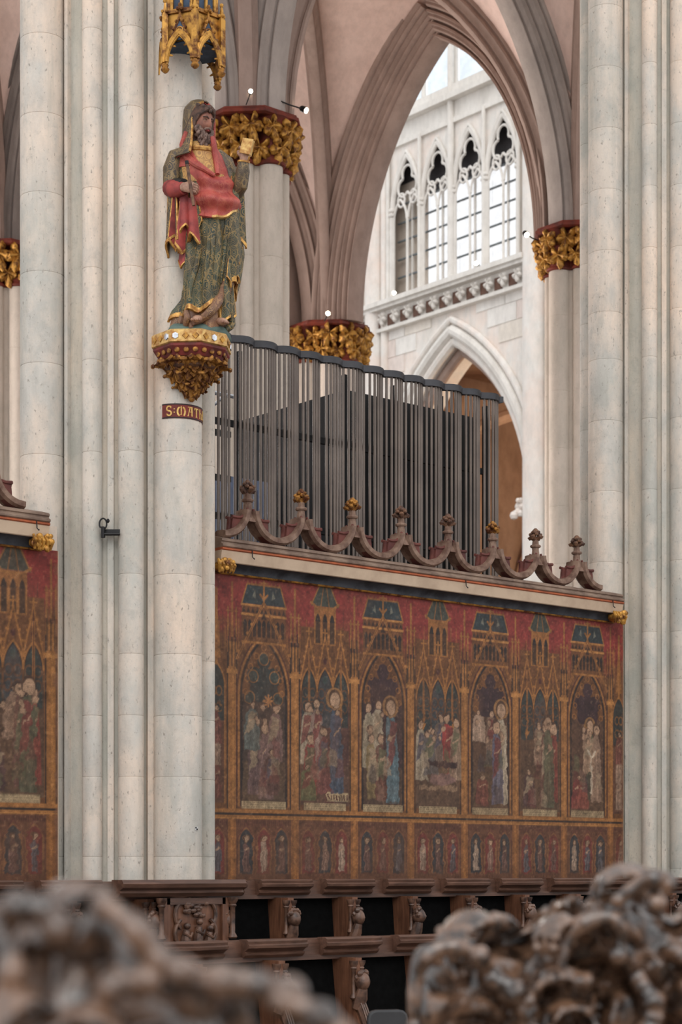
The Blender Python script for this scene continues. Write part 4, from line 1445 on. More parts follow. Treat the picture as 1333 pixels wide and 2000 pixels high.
RS = .32
octm([(RS - .01, ZS - .11), (RS + .012, ZS - .10), (RS + .012, ZS - .012), (RS, ZS)], 'gilded_slab', M['gold_pale'], cb)
octm([(RS - .05, ZS - .20), (RS - .03, ZS - .165), (RS - .0, ZS - .13), (RS - .0, ZS - .11)], 'red_cavetto', M['red'], cb)
octm([(RS - .10, ZS - .235), (RS - .06, ZS - .228), (RS - .045, ZS - .215), (RS - .055, ZS - .20)], 'gilded_roll', M['gold_dark'], cb)
octm([(RS - .12, ZS - .275), (RS - .095, ZS - .26), (RS - .1, ZS - .235)], 'dark_roll', M['fleuron'], cb)
# inlays on the faces of the slab and rosettes on the cavetto
rng = random.Random(2)
ap = (RS + .012) * math.cos(PI / 8)
for k in range(8):
    a = k * PI / 4
    if not (200 < (math.degrees(a)) % 360 < 340) and k not in (4, 5, 6, 7): continue
    ex = np.array((-math.sin(a), math.cos(a)))
    for j in (-1, 0, 1):
        p = np.array((QX, QY)) + ap * np.array((math.cos(a), math.sin(a))) + ex * j * .082
        sp_ = rng.random() < .45
        b = MB().lathe([(.030, 0), (.026, .008), (.0, .009)], 6 if sp_ else 4, cap=False)
        me = b.mesh('inlay', M['silver'] if sp_ else M['gold'], False)
        Mx = Matrix.Translation((p[0] - QX, p[1] - QY, ZS - .056 - cb.location.z)) @ Matrix.Rotation(a, 4, 'Z') @ Matrix.Rotation(PI / 2, 4, 'Y')
        put('inlay', me, cb, M=Mx)
        p = np.array((QX, QY)) + (ap - .03) * np.array((math.cos(a), math.sin(a))) + ex * j * .075
        b = MB().ball((0, 0, 0), (.014, .024, .024), 8, 5)
        Mx = Matrix.Translation((p[0] - QX, p[1] - QY, ZS - .158 - cb.location.z)) @ Matrix.Rotation(a, 4, 'Z')
        put('rosette', b.mesh('rosette', M['gold_dark']), cb, M=Mx)
# leaf cone
b = MB().lathe([(.02, H + 3.82), (.05, H + 3.86), (.10, H + 3.93), (.17, H + 4.03), (.21, H + 4.09), (.2, H + 4.12)], 16, (QX, QY, 0))
b.build('leaf_cone', M['red'], cb)


def acanthus(name, mat, L=.2, Wd=.13):
    """curling leaf, root at origin, grows up +Z and bends outward -Y"""
    b = MB()
    n = 9
    rows = []
    for i in range(n):
        t = i / (n - 1)
        z = L * (t if t < .75 else .75 + .12 * math.sin((t - .75) * 4 * PI / 2))
        y = -.03 - .10 * L / .2 * t ** 2.4 - (.03 if t > .8 else 0)
        w = Wd * (.32 + .68 * math.sin(PI * min(1, t * .8 + .12))) * (1.0 if i % 2 else .68)
        row = []
        for s in (-1, -.55, 0, .55, 1):
            row.append((s * w / 2, y + .028 * abs(s) ** 2 - (.012 if s == 0 else 0), z + .02 * abs(s)))
        rows.append(row)
    rows = np.array(rows)
    b.grid(rows)
    b.grid(rows + np.array((0, .022, -.004)), flip=True)
    for k in range(1, n - 1, 2):             # pointed lobes along both edges
        for e, sg in ((0, -1), (4, 1)):
            p = rows[k][e]
            q = rows[k][1 if e == 0 else 3]
            b.tube([q + np.array((0, -.004, 0)), p + np.array((0, -.012, .012)), p + np.array((sg * .006, -.006, .014))], [.018, .018, .008], 6)
    b.tube([rows[i][2] + np.array((0, -.004, 0)) for i in range(n)], .007, 5)
    tip = rows[-1][2]
    b.tube([tip + np.array((x_, 0, 0)) for x_ in (-.03, -.012, .012, .03)], [.008, .018, .018, .008], 7)
    return b.mesh(name, mat)


ac = acanthus('acanthus_leaf', M['gold_dark'], .19, .19)
for tier, (z0, r0, n_, sc_) in enumerate(((H + 3.945, .115, 10, 1.0), (H + 3.875, .06, 8, .85), (H + 3.825, .025, 5, .65))):
    for i in range(n_):
        a = 2 * PI * (i + .5 * tier) / n_ + .1
        Mx = Matrix.Translation((r0 * math.cos(a), r0 * math.sin(a), z0 - cb.location.z)) @ Matrix.Rotation(a + PI / 2, 4, 'Z') @ Matrix.Rotation(R(13), 4, 'X') @ Matrix.Scale(sc_, 4)
        put('acanthus_leaf', ac, cb, M=Mx)
b = MB().ball((QX, QY, H + 3.825), .03, 8, 6)
b.build('leaf_knob', M['gold_dark'], cb)

# ---- name band painted round the shaft
nb = thing('name_band', 'dark red name band with gold gothic letters curving round the pier shaft', 'inscription', (SX, SY, H + 3.68))
RB = .2035


def bandmesh(a0, a1, z0, z1, r, th, name, mat, n=28):
    rows = []
    for a in np.linspace(R(a0), R(a1), n):
        rows.append([(SX + rr * math.cos(a), SY + rr * math.sin(a), z) for rr, z in ((r, z0), (r + th, z0), (r + th, z1), (r, z1))])
    return MB().grid(rows, False, True).build(name, mat, nb)


BZ0, BZ1 = H + 3.665, H + 3.785
bandmesh(196, 344, BZ0, BZ1, .199, .005, 'band_ground', M['red'])
bandmesh(196, 344, BZ0 + .002, BZ0 + .010, .2035, .002, 'band_border', M['blackmetal'])
bandmesh(196, 344, BZ1 - .010, BZ1 - .002, .2035, .002, 'band_border', M['blackmetal'])


def arc(cx, cz, rx, rz, a0, a1, n=10):
    return [(cx + rx * math.cos(R(t)), cz + rz * math.sin(R(t))) for t in np.linspace(a0, a1, n)]


# letters: strokes in a unit box (width w, height 1): (points, thickness)
LET = {
    'S': (.62, [(arc(.31, .74, .25, .24, 30, 270) + arc(.31, .26, .25, .24, 90, -150), .15), ([(.52, .92), (.52, .76)], .05), ([(.08, .24), (.08, .08)], .05)]),
    ':': (.25, [([(.12, .30), (.12, .38)], .14), ([(.12, .64), (.12, .72)], .14)]),
    'M': (.95, [(arc(.30, .42, .22, .42, 95, 268), .17), ([(.28, .86), (.46, .84)], .06), ([(.46, .04), (.46, .98)], .10), (arc(.62, .42, .24, .44, 88, -70), .17), ([(.28, .02), (.40, .1)], .05), ([(.70, .03), (.84, .0)], .06)]),
    'A': (.72, [([(.12, .02), (.24, .5), (.34, .92)], .09), ([(.58, .02), (.56, .92)], .16), ([(.10, .94), (.66, .94)], .09), ([(.2, .46), (.54, .46)], .07), ([(.04, .02), (.2, .02)], .05)]),
    'T': (.66, [([(.04, .9), (.62, .9)], .13), ([(.33, .9), (.33, .04)], .15), ([(.05, .9), (.05, .72)], .05), ([(.61, .9), (.61, .72)], .05), ([(.22, .03), (.46, .03)], .05)]),
    'H': (.66, [([(.14, .98), (.14, .02)], .15), (arc(.34, .34, .2, .24, 150, -20), .09), ([(.53, .3), (.53, .08), (.46, -.04)], .13), ([(.04, .97), (.22, .97)], .05), ([(.05, .02), (.24, .02)], .05)]),
    'I': (.32, [([(.16, .96), (.16, .04)], .16), ([(.06, .97), (.27, .97)], .05), ([(.06, .03), (.27, .03)], .05)]),
}
word = 'S:MATHIS'
lh, gap = .078, .010
tot = sum(LET[c][0] * lh for c in word) + gap * (len(word) - 1)
s0 = -tot / 2
M['lettergold'] = plain('letter_gold', srgb(222, 186, 110), .45, .3, c2=srgb(190, 146, 78), scale=40, bmp=0)
for ch in word:
    wd, strokes = LET[ch]
    b = MB()
    for pts, th in strokes:
        pts = np.array(pts, float) * lh
        hwid = th * lh / 2
        rows = []
        n = len(pts)
        for i in range(n):
            t = pts[min(i + 1, n - 1)] - pts[max(i - 1, 0)]
            t = t / (np.linalg.norm(t) + 1e-9)
            nrm = np.array((-t[1], t[0]))
            row = []
            for e, rr in ((1, RB), (1, RB + .004), (-1, RB + .004), (-1, RB)):
                q = pts[i] + nrm * e * hwid
                a = R(270) + (s0 + q[0]) / RB
                row.append((SX + rr * math.cos(a), SY + rr * math.sin(a), BZ0 + .021 + q[1]))
            rows.append(row)
        b.grid(rows, False, True)
        k = b.n - n * 4
        b.f.append((k, k + 1, k + 2, k + 3)); k2 = b.n - 4; b.f.append((k2 + 3, k2 + 2, k2 + 1, k2))
    b.build('letter', M['lettergold'], nb)
    s0 += wd * lh + gap

# ---- statue (local frame: -Y is the direction it faces, +X its left)
SRZ = R(-34)
st = thing('saint_statue', 'painted bearded saint statue in red mantle and gold brocade holding staff and book', 'statue', (QX + .09, QY, ZS), rz=SRZ)
SSC = 1.035
st.scale = (SSC, SSC, SSC)


def stw(p):
    """statue-local point to world"""
    c, s = math.cos(SRZ), math.sin(SRZ)
    p = [q * SSC for q in p]
    return (st.location.x + c * p[0] - s * p[1], st.location.y + s * p[0] + c * p[1], ZS + p[2])


def sheet(name, fn, nu, nv, th, mat, par=None, keep=None):
    """cloth sheet fn(u, v) -> local point, given a thickness; keep(u, v) drops cells"""
    U, Vv = np.linspace(0, 1, nu), np.linspace(0, 1, nv)
    P = np.array([[fn(u, v) for v in Vv] for u in U], float)
    du = np.gradient(P, axis=0); dv = np.gradient(P, axis=1)
    N = np.cross(du, dv); N /= (np.linalg.norm(N, axis=2, keepdims=True) + 1e-9)
    Q = P + N * th
    idx = lambda i, j: i * nv + j
    k = nu * nv
    fs = []
    cell = {(i, j) for i in range(nu - 1) for j in range(nv - 1) if keep is None or keep(P[i, j] * .5 + P[i + 1, j + 1] * .5)}
    for (i, j) in cell:
        fs.append((idx(i, j), idx(i + 1, j), idx(i + 1, j + 1), idx(i, j + 1)))
        fs.append((k + idx(i, j + 1), k + idx(i + 1, j + 1), k + idx(i + 1, j), k + idx(i, j)))
        for (di, dj, a, b_) in ((-1, 0, (i, j + 1), (i, j)), (1, 0, (i + 1, j), (i + 1, j + 1)), (0, -1, (i, j), (i + 1, j)), (0, 1, (i + 1, j + 1), (i, j + 1))):
            if (i + di, j + dj) not in cell:
                fs.append((idx(*a), idx(*b_), k + idx(*b_), k + idx(*a)))
    b = MB().add(np.concatenate([P.reshape(-1, 3), Q.reshape(-1, 3)]), fs)
    me = b.mesh(name, mat, True, angle=60)
    bm = bmesh.new(); bm.from_mesh(me)
    bmesh.ops.delete(bm, geom=[v for v in bm.verts if not v.link_faces], context='VERTS')
    bmesh.ops.recalc_face_normals(bm, faces=bm.faces); bm.to_mesh(me); bm.free()
    return put(name, me, par if par is not None else st), P


def sp(name, b, mat, par=None, smooth=True):
    return put(name, b.mesh(name, M[mat], smooth), par if par is not None else st)


# rock base
def rockf(d): return 1 + .10 * math.sin(5 * d[0] + 2) * math.cos(4 * d[1]) + .07 * math.sin(9 * d[0] + 1)


b = MB().ball((-.03, .02, .02), (.27, .24, .115), 24, 12, rockf)
b.v[-1][:, 2] = np.maximum(b.v[-1][:, 2], 0.0)
sp('rock_base', b, 'rock')

ZK = [.06, .18, .30, .50, .70, .95, 1.20, 1.34, 1.44, 1.52, 1.56]
AX = [.225, .215, .205, .215, .22, .20, .195, .185, .165, .11, .06]
AY = [.17, .165, .16, .165, .17, .165, .16, .145, .12, .09, .06]
CX = [.0, .012, .03, .065, .09, .085, .05, .02, .0, -.015, -.02]
CY = [0, 0, 0, -.01, -.015, -.02, -.015, 0, 0, -.01, -.01]


def body(th, z, off=0.0):
    """th: 0 = front (-Y), +90 deg = +X"""
    a, b_, cx, cy = (np.interp(z, ZK, q) for q in (AX, AY, CX, CY))
    amp = np.interp(z, [.05, .5, .9, 1.2, 1.4], [.030, .030, .022, .008, .003])
    tw = th * 1.0 + (z - .5) * .55
    s8 = math.sin(7 * tw + .8 * math.sin(3 * z))
    f = amp * (.75 * (abs(s8) ** .6) * (1 if s8 > 0 else -1) + .4 * math.sin(12 * tw + 2 + 2 * z))
    f += amp * .6 * math.cos(3 * tw + 3 * z)
    return np.array((cx + (a + f + off) * math.sin(th), cy - (b_ + f + off) * math.cos(th), z))


def onbody(x, z, off=0.0):
    a, cx = np.interp(z, ZK, AX), np.interp(z, ZK, CX)
    return body(math.asin(max(-1, min(1, (x - cx) / a))), z, off)


def hemz(th): return np.interp(th, [-PI, -1.6, -.9, -.35, .1, .5, .9, 1.3, PI], [.2, .15, .165, .195, .20, .30, .43, .47, .2]) + .016 * math.sin(9 * th)


sheet('under_robe', lambda u, v: body(-PI + 2 * PI * u, .05 + .50 * v, -.004), 96, 14, -.01, M['brownhem'])
gown, _ = sheet('gown', lambda u, v: body(-PI + 2 * PI * u, hemz(-PI + 2 * PI * u) + (1.54 - hemz(-PI + 2 * PI * u)) * v, .018), 140, 50, -.014, M['brocade'])
sheet('gilded_hem', lambda u, v: body(-PI + 2 * PI * u, hemz(-PI + 2 * PI * u) - .006 + .040 * v, .024 - .006 * v), 140, 4, -.02, M['hem'], gown)
# bare feet
for fx, fy, rz_ in ((-.03, -.195, -.3), (.155, -.15, .5)):
    b = MB().ball((0, 0, 0), (.04, .085, .03), 12, 8)
    for q in range(5): b.ball((-.03 + q * .0145, -.075 + abs(q - 1) * .007, -.005), (.010, .02, .012), 7, 5)
    b.xform(Matrix.Translation((fx, fy, .115)) @ Matrix.Rotation(rz_, 4, 'Z') @ Matrix.Rotation(R(14), 4, 'X'))
    sp('foot', b, 'hand')
# long folds of the under-robe
for pts, rr, mt in (([(.20, .44), (.165, .36), (.11, .25), (.045, .15), (-.06, .085)], (.022, .036, .042, .036, .022), 'brownhem'),
                    ([(-.16, .16), (-.17, .11), (-.21, .06)], (.02, .03, .02), 'brownhem'),
                    ([(.21, .34), (.205, .24), (.215, .12), (.20, .07)], (.018, .026, .03, .024), 'brocade'),
                    ([(.17, .36), (.175, .28), (.16, .20), (.15, .14)], (.012, .018, .02, .012), 'hem'),
                    ([(-.10, .18), (-.09, .12), (-.12, .07)], (.02, .03, .02), 'brownhem')):
    xs_ = np.linspace(0, 1, 14)
    k_ = np.linspace(0, 1, len(pts))
    px_, pz_ = np.interp(xs_, k_, [q[0] for q in pts]), np.interp(xs_, k_, [q[1] for q in pts])
    sp('robe_fold', MB().tube([onbody(x_, z_, .015) for x_, z_ in zip(px_, pz_)], np.interp(xs_, k_, rr), 9), mt)
# knee and long vertical fold ridges of the gown
for x0_, x1_, z0_, z1_, rr in ((-.02, -.06, .86, .25, .022), (.05, .03, .88, .24, .018), (.12, .11, .9, .32, .026), (.19, .17, .92, .42, .022), (-.08, -.12, .60, .2, .02)):
    pts = [onbody(x0_ + (x1_ - x0_) * t + .012 * math.sin(5 * t), z0_ + (z1_ - z0_) * t, .012) for t in np.linspace(0, 1, 12)]
    sp('gown_fold', MB().tube(pts, [rr * (.45 + .75 * math.sin(PI * t)) for t in np.linspace(.05, .95, 12)], 8), 'brocade', gown)


# red mantle with deep U-shaped swags
def mlow(th):
    x = body(th, .95)[0]
    return np.interp(x, [-.3, -.1, -.02, .09, .18, .27, .33], [.99, .965, .93, .895, .925, .99, 1.06])


def mant(u, v):
    th = -1.5 + 3.5 * u
    z0 = mlow(th)
    z = z0 + (1.52 - z0) * v
    p = body(th, z, .03)
    rho = math.hypot(p[0] - .14, (p[2] - 1.33) * 1.05)
    w = min(1, max(0, (1.32 - z) / .12))
    fold = w * .019 * math.sin(rho * 40 + 1.2 + .5 * math.sin(7 * p[0]))
    bulge = .055 * math.exp(-((z - 1.03) / .11) ** 2) * math.exp(-((p[0] - .1) / .16) ** 2)
    n = np.array((math.sin(th), -math.cos(th), 0))
    return p + n * (fold + bulge)


def mkeep(p):
    x, z = p[0], p[2]
    if p[1] > .1: return False
    if z < 1.33 and x < -.09: return False
    xi, xr = np.interp(z, [1.24, 1.36, 1.5], [.115, -.03, -.10]), np.interp(z, [1.24, 1.5], [.115, .075])
    return not (z > 1.24 and xi < x < xr and p[1] < 0)


mo, _ = sheet('red_mantle', mant, 150, 84, -.02, M['mantle'], keep=mkeep)
sheet('mantle_hem', lambda u, v: mant(.42 + .5 * u, -.006 + .03 * v) + np.array((0, -.004, 0)), 50, 3, -.024, M['gold_pale'], mo)
sheet('chest_brocade', lambda u, v: body(-1.0 + 1.7 * u, 1.2 + .33 * v, .022), 24, 16, -.012, M['goldcloth'])
for pts, rr in (([(-.115, 1.60), (-.145, 1.50), (-.115, 1.40), (-.03, 1.31), (.10, 1.235)], (.018, .028, .03, .026, .016)), ([(.085, 1.56), (.105, 1.46), (.12, 1.36), (.125, 1.25)], (.016, .024, .026, .018))):
    k_ = np.linspace(0, 1, len(pts)); xs_ = np.linspace(0, 1, 14)
    sp('mantle_roll', MB().tube([onbody(x_, min(z_, 1.44), .045) * np.array((0, 1, 0)) + np.array((x_, 0, z_)) for x_, z_ in zip(np.interp(xs_, k_, [q[0] for q in pts]), np.interp(xs_, k_, [q[1] for q in pts]))], np.interp(xs_, k_, rr), 9), 'mantle', mo)
b = MB().tube([onbody(x_, 1.47, .02) for x_ in np.linspace(-.10, .09, 12)], .022, 8)
sp('collar', b, 'hem')


# cloak falls with zigzag hems
def cascade(name, p0, p1, ztop, zlow, nf, amp, mat, seed, slant=0.0, zig=.10, hem='hem', taper=.6):
    rg = random.Random(seed)
    ph = rg.uniform(0, 6)
    x0, y0 = p0; x1, y1 = p1
    dx, dy = x1 - x0, y1 - y0
    L_ = math.hypot(dx, dy); nx_, ny_ = -dy / L_, dx / L_

    def low(u):
        t = (u * nf + ph) % 1.0
        return zlow + slant * u + zig * ((t / .7 if t < .7 else (1 - t) / .3) - .5)

    def fn(u, v):
        spread = taper + (1 - taper) * (1 - v)
        w = amp * math.sin(2 * PI * (u * nf) + ph) * (1.2 - .8 * v)
        z = low(u) + (ztop - low(u)) * v
        uu = .5 + (u - .5) * spread
        return np.array((x0 + dx * uu + nx_ * w, y0 + dy * uu + ny_ * w, z))
    o, _ = sheet(name, fn, 60, 24, .012, mat)
    if hem:
        sheet('gilded_hem', lambda u, v: fn(u, -.008 + .06 * v), 60, 3, .017, M[hem], o)
        for e in (0, 1):
            sp('gilded_edge', MB().tube([fn(e, t) for t in np.linspace(0, .95, 12)], .008, 6), 'hem', o)
    return o


cascade('cloak_fall', (-.285, -.03), (-.16, -.17), 1.16, .70, 1.6, .03, M['brocade_dark'], 1, slant=.02, zig=.13)
cascade('red_lining_fall', (-.25, -.10), (-.08, -.20), 1.12, .70, 1.2, .028, M['lining'], 2, slant=.1, zig=.12)
cascade('cloak_fall', (-.19, -.15), (-.02, -.22), 1.05, .66, 1.3, .03, M['lining'], 6, slant=.08, zig=.10)
cascade('red_lining_fall', (-.17, -.11), (-.05, -.17), .75, .56, 1.0, .018, M['lining'], 9, slant=.08, zig=.12)
cascade('brocade_fall', (-.10, -.17), (.0, -.205), 1.0, .72, .9, .016, M['brocade'], 12, slant=.14, zig=.05)
cascade('cloak_fall', (.235, -.13), (.335, .0), 1.30, .70, 1.5, .022, M['brocade'], 3, slant=.06, zig=.09, taper=.75)
cascade('red_lining_fall', (.22, -.14), (.325, -.03), .74, .57, 1.3, .022, M['lining'], 4, slant=.12, zig=.1)
cascade('cloak_fall', (.19, -.15), (.30, -.05), .62, .42, 1.6, .024, M['brocade'], 5, slant=.08, zig=.1)
cascade('cloak_fall', (.17, -.14), (.255, -.06), .48, .13, 1.4, .022, M['brocade'], 7, slant=.05, zig=.08)

# arms
b = MB().tube([(-.12, .0, 1.47), (-.185, -.01, 1.43), (-.22, -.02, 1.33), (-.225, -.03, 1.22), (-.205, -.09, 1.16)], [.06, .078, .078, .072, .06], 16)
sp('sleeve', b, 'brocade_dark')
sp('dark_cuff', MB().tube([(-.215, -.06, 1.185), (-.17, -.15, 1.165), (-.135, -.2, 1.15)], [.062, .056, .05], 12), 'blackmetal')
b = MB().tube([(-.235, -.04, 1.18), (-.205, -.13, 1.14), (-.165, -.19, 1.12), (-.14, -.225, 1.115)], [.07, .072, .062, .046], 14)
sp('red_cuff', b, 'lining')
b = MB().tube([(.12, .0, 1.47), (.19, -.01, 1.40), (.245, -.02, 1.26), (.285, -.05, 1.15), (.31, -.10, 1.20), (.325, -.14, 1.30), (.33, -.15, 1.37)], [.06, .074, .068, .06, .058, .056, .044], 14)
sp('sleeve', b, 'brocade_dark')
sp('cuff_hem', MB().tube([(.33, -.15, 1.362), (.331, -.152, 1.375)], .05, 12), 'hem')


def hand(c, ax, up, out, s=1.0, curl=1.3, name='hand'):
    """ax: from wrist to knuckles; up: thumb side; out: back of the hand"""
    c, ax, up, out = [Vector(q) for q in (c, ax, up, out)]
    ax.normalize(); up = (up - ax * up.dot(ax)).normalized(); out = ax.cross(up) if ax.cross(up).dot(out) > 0 else -ax.cross(up)
    b = MB()
    pm = [c - ax * .03 * s, c, c + ax * .045 * s, c + ax * .075 * s]
    rows = []
    for p, w_, t_ in zip(pm, (.022, .032, .040, .038), (.018, .018, .019, .016)):
        rows.append([tuple(p + up * math.cos(a) * w_ * s + out * math.sin(a) * t_ * s) for a in np.linspace(0, 2 * PI, 12, endpoint=False)])
    b.grid(rows, False, True)
    b.f.append(tuple(range(12))); b.f.append(tuple(b.n - 12 + i for i in range(12))[::-1])
    for i, (e, ln) in enumerate(((.026, .07), (.009, .078), (-.009, .072), (-.026, .058))):
        p = c + ax * .068 * s + up * e * s
        d = ax.copy(); pts = [p]
        for q in range(3):
            ang = curl * (.55 if q == 0 else .75)
            d = (Quaternion(up, ang if up.cross(d).dot(-out) > 0 else -ang) @ d)
            p = p + d * ln * s * (.42, .33, .25)[q]
            pts.append(p)
        b.tube(pts, [.0105 * s, .0105 * s, .0095 * s, .0075 * s], 8)
    p = c + ax * .02 * s + up * .03 * s
    b.tube([p - up * .008 * s, p + ax * .02 * s + up * .014 * s - out * .012 * s, p + ax * .038 * s + up * .012 * s - out * .03 * s, p + ax * .05 * s + up * .0 * s - out * .042 * s], [.013 * s, .0125 * s, .011 * s, .008 * s], 8)
    me = b.mesh(name, M['hand']); fix_normals(me)
    return put(name, me, st)


hand((-.145, -.235, 1.125), (.9, -.3, -.12), (.15, .1, 1), (-.1, -1, .1), 1.12, 1.15)
hand((.33, -.155, 1.385), (.1, -.12, 1), (-.9, -.3, 0), (.3, -1, 0), 1.0, 1.0)

# staff held in the right hand
so = thing('staff', 'short dark wooden staff held in the right hand of the saint', 'staff', stw((-.065, -.30, .96)), rz=SRZ)
put('shaft', MB().tube([(0, 0, 0), (-.055, .02, .36)], .013, 8).mesh('shaft', M['fleuron']), so)
put('ferrule', MB().tube([(-.051, .0185, .335), (-.0555, .0202, .362)], .0155, 8).mesh('ferrule', M['blackmetal']), so)
# book in the raised left hand
bk = thing('book', 'small gilded book held up in the left hand of the saint', 'book', stw((.345, -.175, 1.43)), rz=SRZ)
Mx = Matrix.Rotation(R(-18), 4, 'Z') @ Matrix.Rotation(R(14), 4, 'Y')
bb = MB().box((0, 0, .05), (.085, .035, .115)).xform(Mx)
put('pages', bb.mesh('pages', M['book'], False), bk)
for s in (-1, 1):
    c_ = MB().box((0, s * .021, .05), (.092, .008, .122)).xform(Mx)
    put('cover', c_.mesh('cover', M['gold_pale'], False), bk)

# head
HC = Vector((-.008, -.06, 1.70))
Hm = Matrix.Translation(HC) @ Matrix.Rotation(R(40), 4, 'Z') @ Matrix.Rotation(R(16), 4, 'X') @ Matrix.Scale(1.1, 4)


def gau(d, c, w):
    c = np.array(c) / np.linalg.norm(c)
    return math.exp(-(np.linalg.norm(d - c) / w) ** 2)


def facef(d):
    k = 1.0
    k += .22 * gau(d, (0, -1, -.12), .15) + .15 * gau(d, (0, -1, .04), .12) + .08 * gau(d, (0, -1, .18), .12)
    k += .08 * (gau(d, (.34, -.95, .26), .2) + gau(d, (-.34, -.95, .26), .2))
    k -= .11 * (gau(d, (.33, -.95, .07), .14) + gau(d, (-.33, -.95, .07), .14))
    k += .05 * (gau(d, (.5, -.85, -.18), .22) + gau(d, (-.5, -.85, -.18), .22))
    k += .05 * gau(d, (0, -1, -.42), .12) - .03 * gau(d, (0, -1, -.32), .06)
    k += .06 * gau(d, (0, -.9, -.75), .3)
    k -= .06 * (gau(d, (.8, -.5, .1), .3) + gau(d, (-.8, -.5, .1), .3))
    return k


b = MB().ball((0, 0, 0), (.080, .10, .125), 44, 34, facef)
b.tube([(0, .02, -.07), (0, .04, -.22)], [.055, .06], 12)
b.xform(Hm)
fo = sp('head', b, 'face')
for s in (-1, 1):
    b = MB().ball((s * .028, -.080, .009), (.015, .012, .009), 10, 6).xform(Hm)
    sp('eye', b, 'hand', fo)
    b = MB()
    b.tube([(s * .010, -.106, .026), (s * .03, -.103, .034), (s * .052, -.086, .026)], [.004, .006, .003], 6)
    b.tube([(s * .014, -.092, .013), (s * .029, -.094, .018), (s * .044, -.083, .011)], .003, 5)
    sp('eyebrow', b.xform(Hm), 'hair', fo)
sp('lips', MB().tube([(-.020, -.098, -.056), (0, -.108, -.053), (.020, -.098, -.056)], [.004, .008, .004], 7).xform(Hm), 'lining', fo)
# beard of curled locks
rng = random.Random(8)
b = MB()
for s in (-1, 1):
    b.tube([(0, -.113, -.040), (s * .022, -.105, -.046), (s * .04, -.088, -.07)], [.007, .009, .005], 6)
    for q in range(5):
        a = .12 + q * .27
        x_, y_ = .078 * math.sin(a), -.03 - .075 * math.cos(a)
        zz = -.078 + .012 * q
        ln = .15 - .02 * q
        pts = []
        for t in np.linspace(0, 1, 9):
            pts.append((s * (x_ * (1 - .35 * t) + .010 * math.sin(9 * t + q)), y_ - .012 * math.sin(PI * t) + .02 * t, zz - ln * t))
        b.tube(pts, [.014, .017, .018, .018, .017, .016, .014, .012, .006], 7)
        for t in (2, 4, 6, 8):
            b.ball((pts[t][0] + s * .004, pts[t][1] - .010, pts[t][2]), (.013, .011, .014), 7, 5)
b.xform(Hm); sp('beard', b, 'beard')
b = MB()
for s in (-1, 1):
    for q in range(5):
        b.tube([(s * .012 * q, -.085 + .012 * q, .108 - .004 * q), (s * (.035 + .010 * q), -.086 + .012 * q, .082), (s * (.066 + .004 * q), -.058 + .01 * q, .045), (s * (.078 + .003 * q), -.038 + .01 * q, -.01), (s * (.076 + .004 * q), -.032 + .012 * q, -.07), (s * (.085 + .003 * q), -.03 + .01 * q, -.11)], [.014, .017, .017, .015, .014, .009], 7)
for q in range(11):
    a = -1.3 + q * .26
    b.ball((.072 * math.sin(a), -.078 * math.cos(a) - .010, .088 + .010 * math.cos(3 * q)), .018, 7, 5)
b.xform(Hm); sp('hair', b, 'hair')


# hood over the head, falling to the shoulders, open towards the face
def hood(off, yaw=R(-36)):
    def fn(u, v):
        r = np.interp(v, [0, .08, .22, .45, .62, .8, 1.0], [.012, .062, .103, .112, .112, .135, .185]) + off
        z = np.interp(v, [0, .08, .22, .45, .62, .8, 1.0], [1.855, 1.845, 1.80, 1.70, 1.60, 1.50, 1.40]) + off * (1 - v)
        fm = np.interp(v, [0, .10, .18, .3, .5, .75, 1.0], [PI, 2.95, 2.45, 2.1, 2.0, 2.05, 2.1])
        ph = (2 * u - 1) * fm
        wob = 1 + .03 * math.sin(6 * ph + 3 * v) * v
        a = ph + yaw
        bx = np.interp(v, [0, .5, 1], [-.012, -.012, -.02])
        return np.array((bx - r * wob * math.sin(-a) * np.interp(v, [0, .6, 1], [1, 1, .95]), -.03 + r * wob * math.cos(a) * 1.02, z))
    return fn


ho, _ = sheet('hood', hood(.010), 60, 26, .008, M['brocade_dark'])
sheet('hood_lining', hood(-.001), 60, 26, .007, M['lining'], ho)
for e in (0, 1):
    sp('hood_hem', MB().tube([hood(.008)(e, v) for v in np.linspace(.12, .98, 24)], .011, 7), 'hem' if e == 0 else 'mantle', ho)

# ---- canopy above the statue
cn = thing('statue_canopy', 'gilded gothic tabernacle canopy with blue panels hanging above the saint', 'canopy', (QX, QY, H + 6.42))
CR = .265
ZB = H + 6.45


def hexp(i, r): return (r * math.cos(R(60 * i + 30 - 90)), r * math.sin(R(60 * i + 30 - 90)))


def lput(name, b, mat, smooth=True, par=None, ang=35):
    me = b.mesh(name, mat, smooth, off=(0, 0, 0), angle=ang); fix_normals(me)
    return put(name, me, par if par is not None else cn)


zb = ZB - cn.location.z
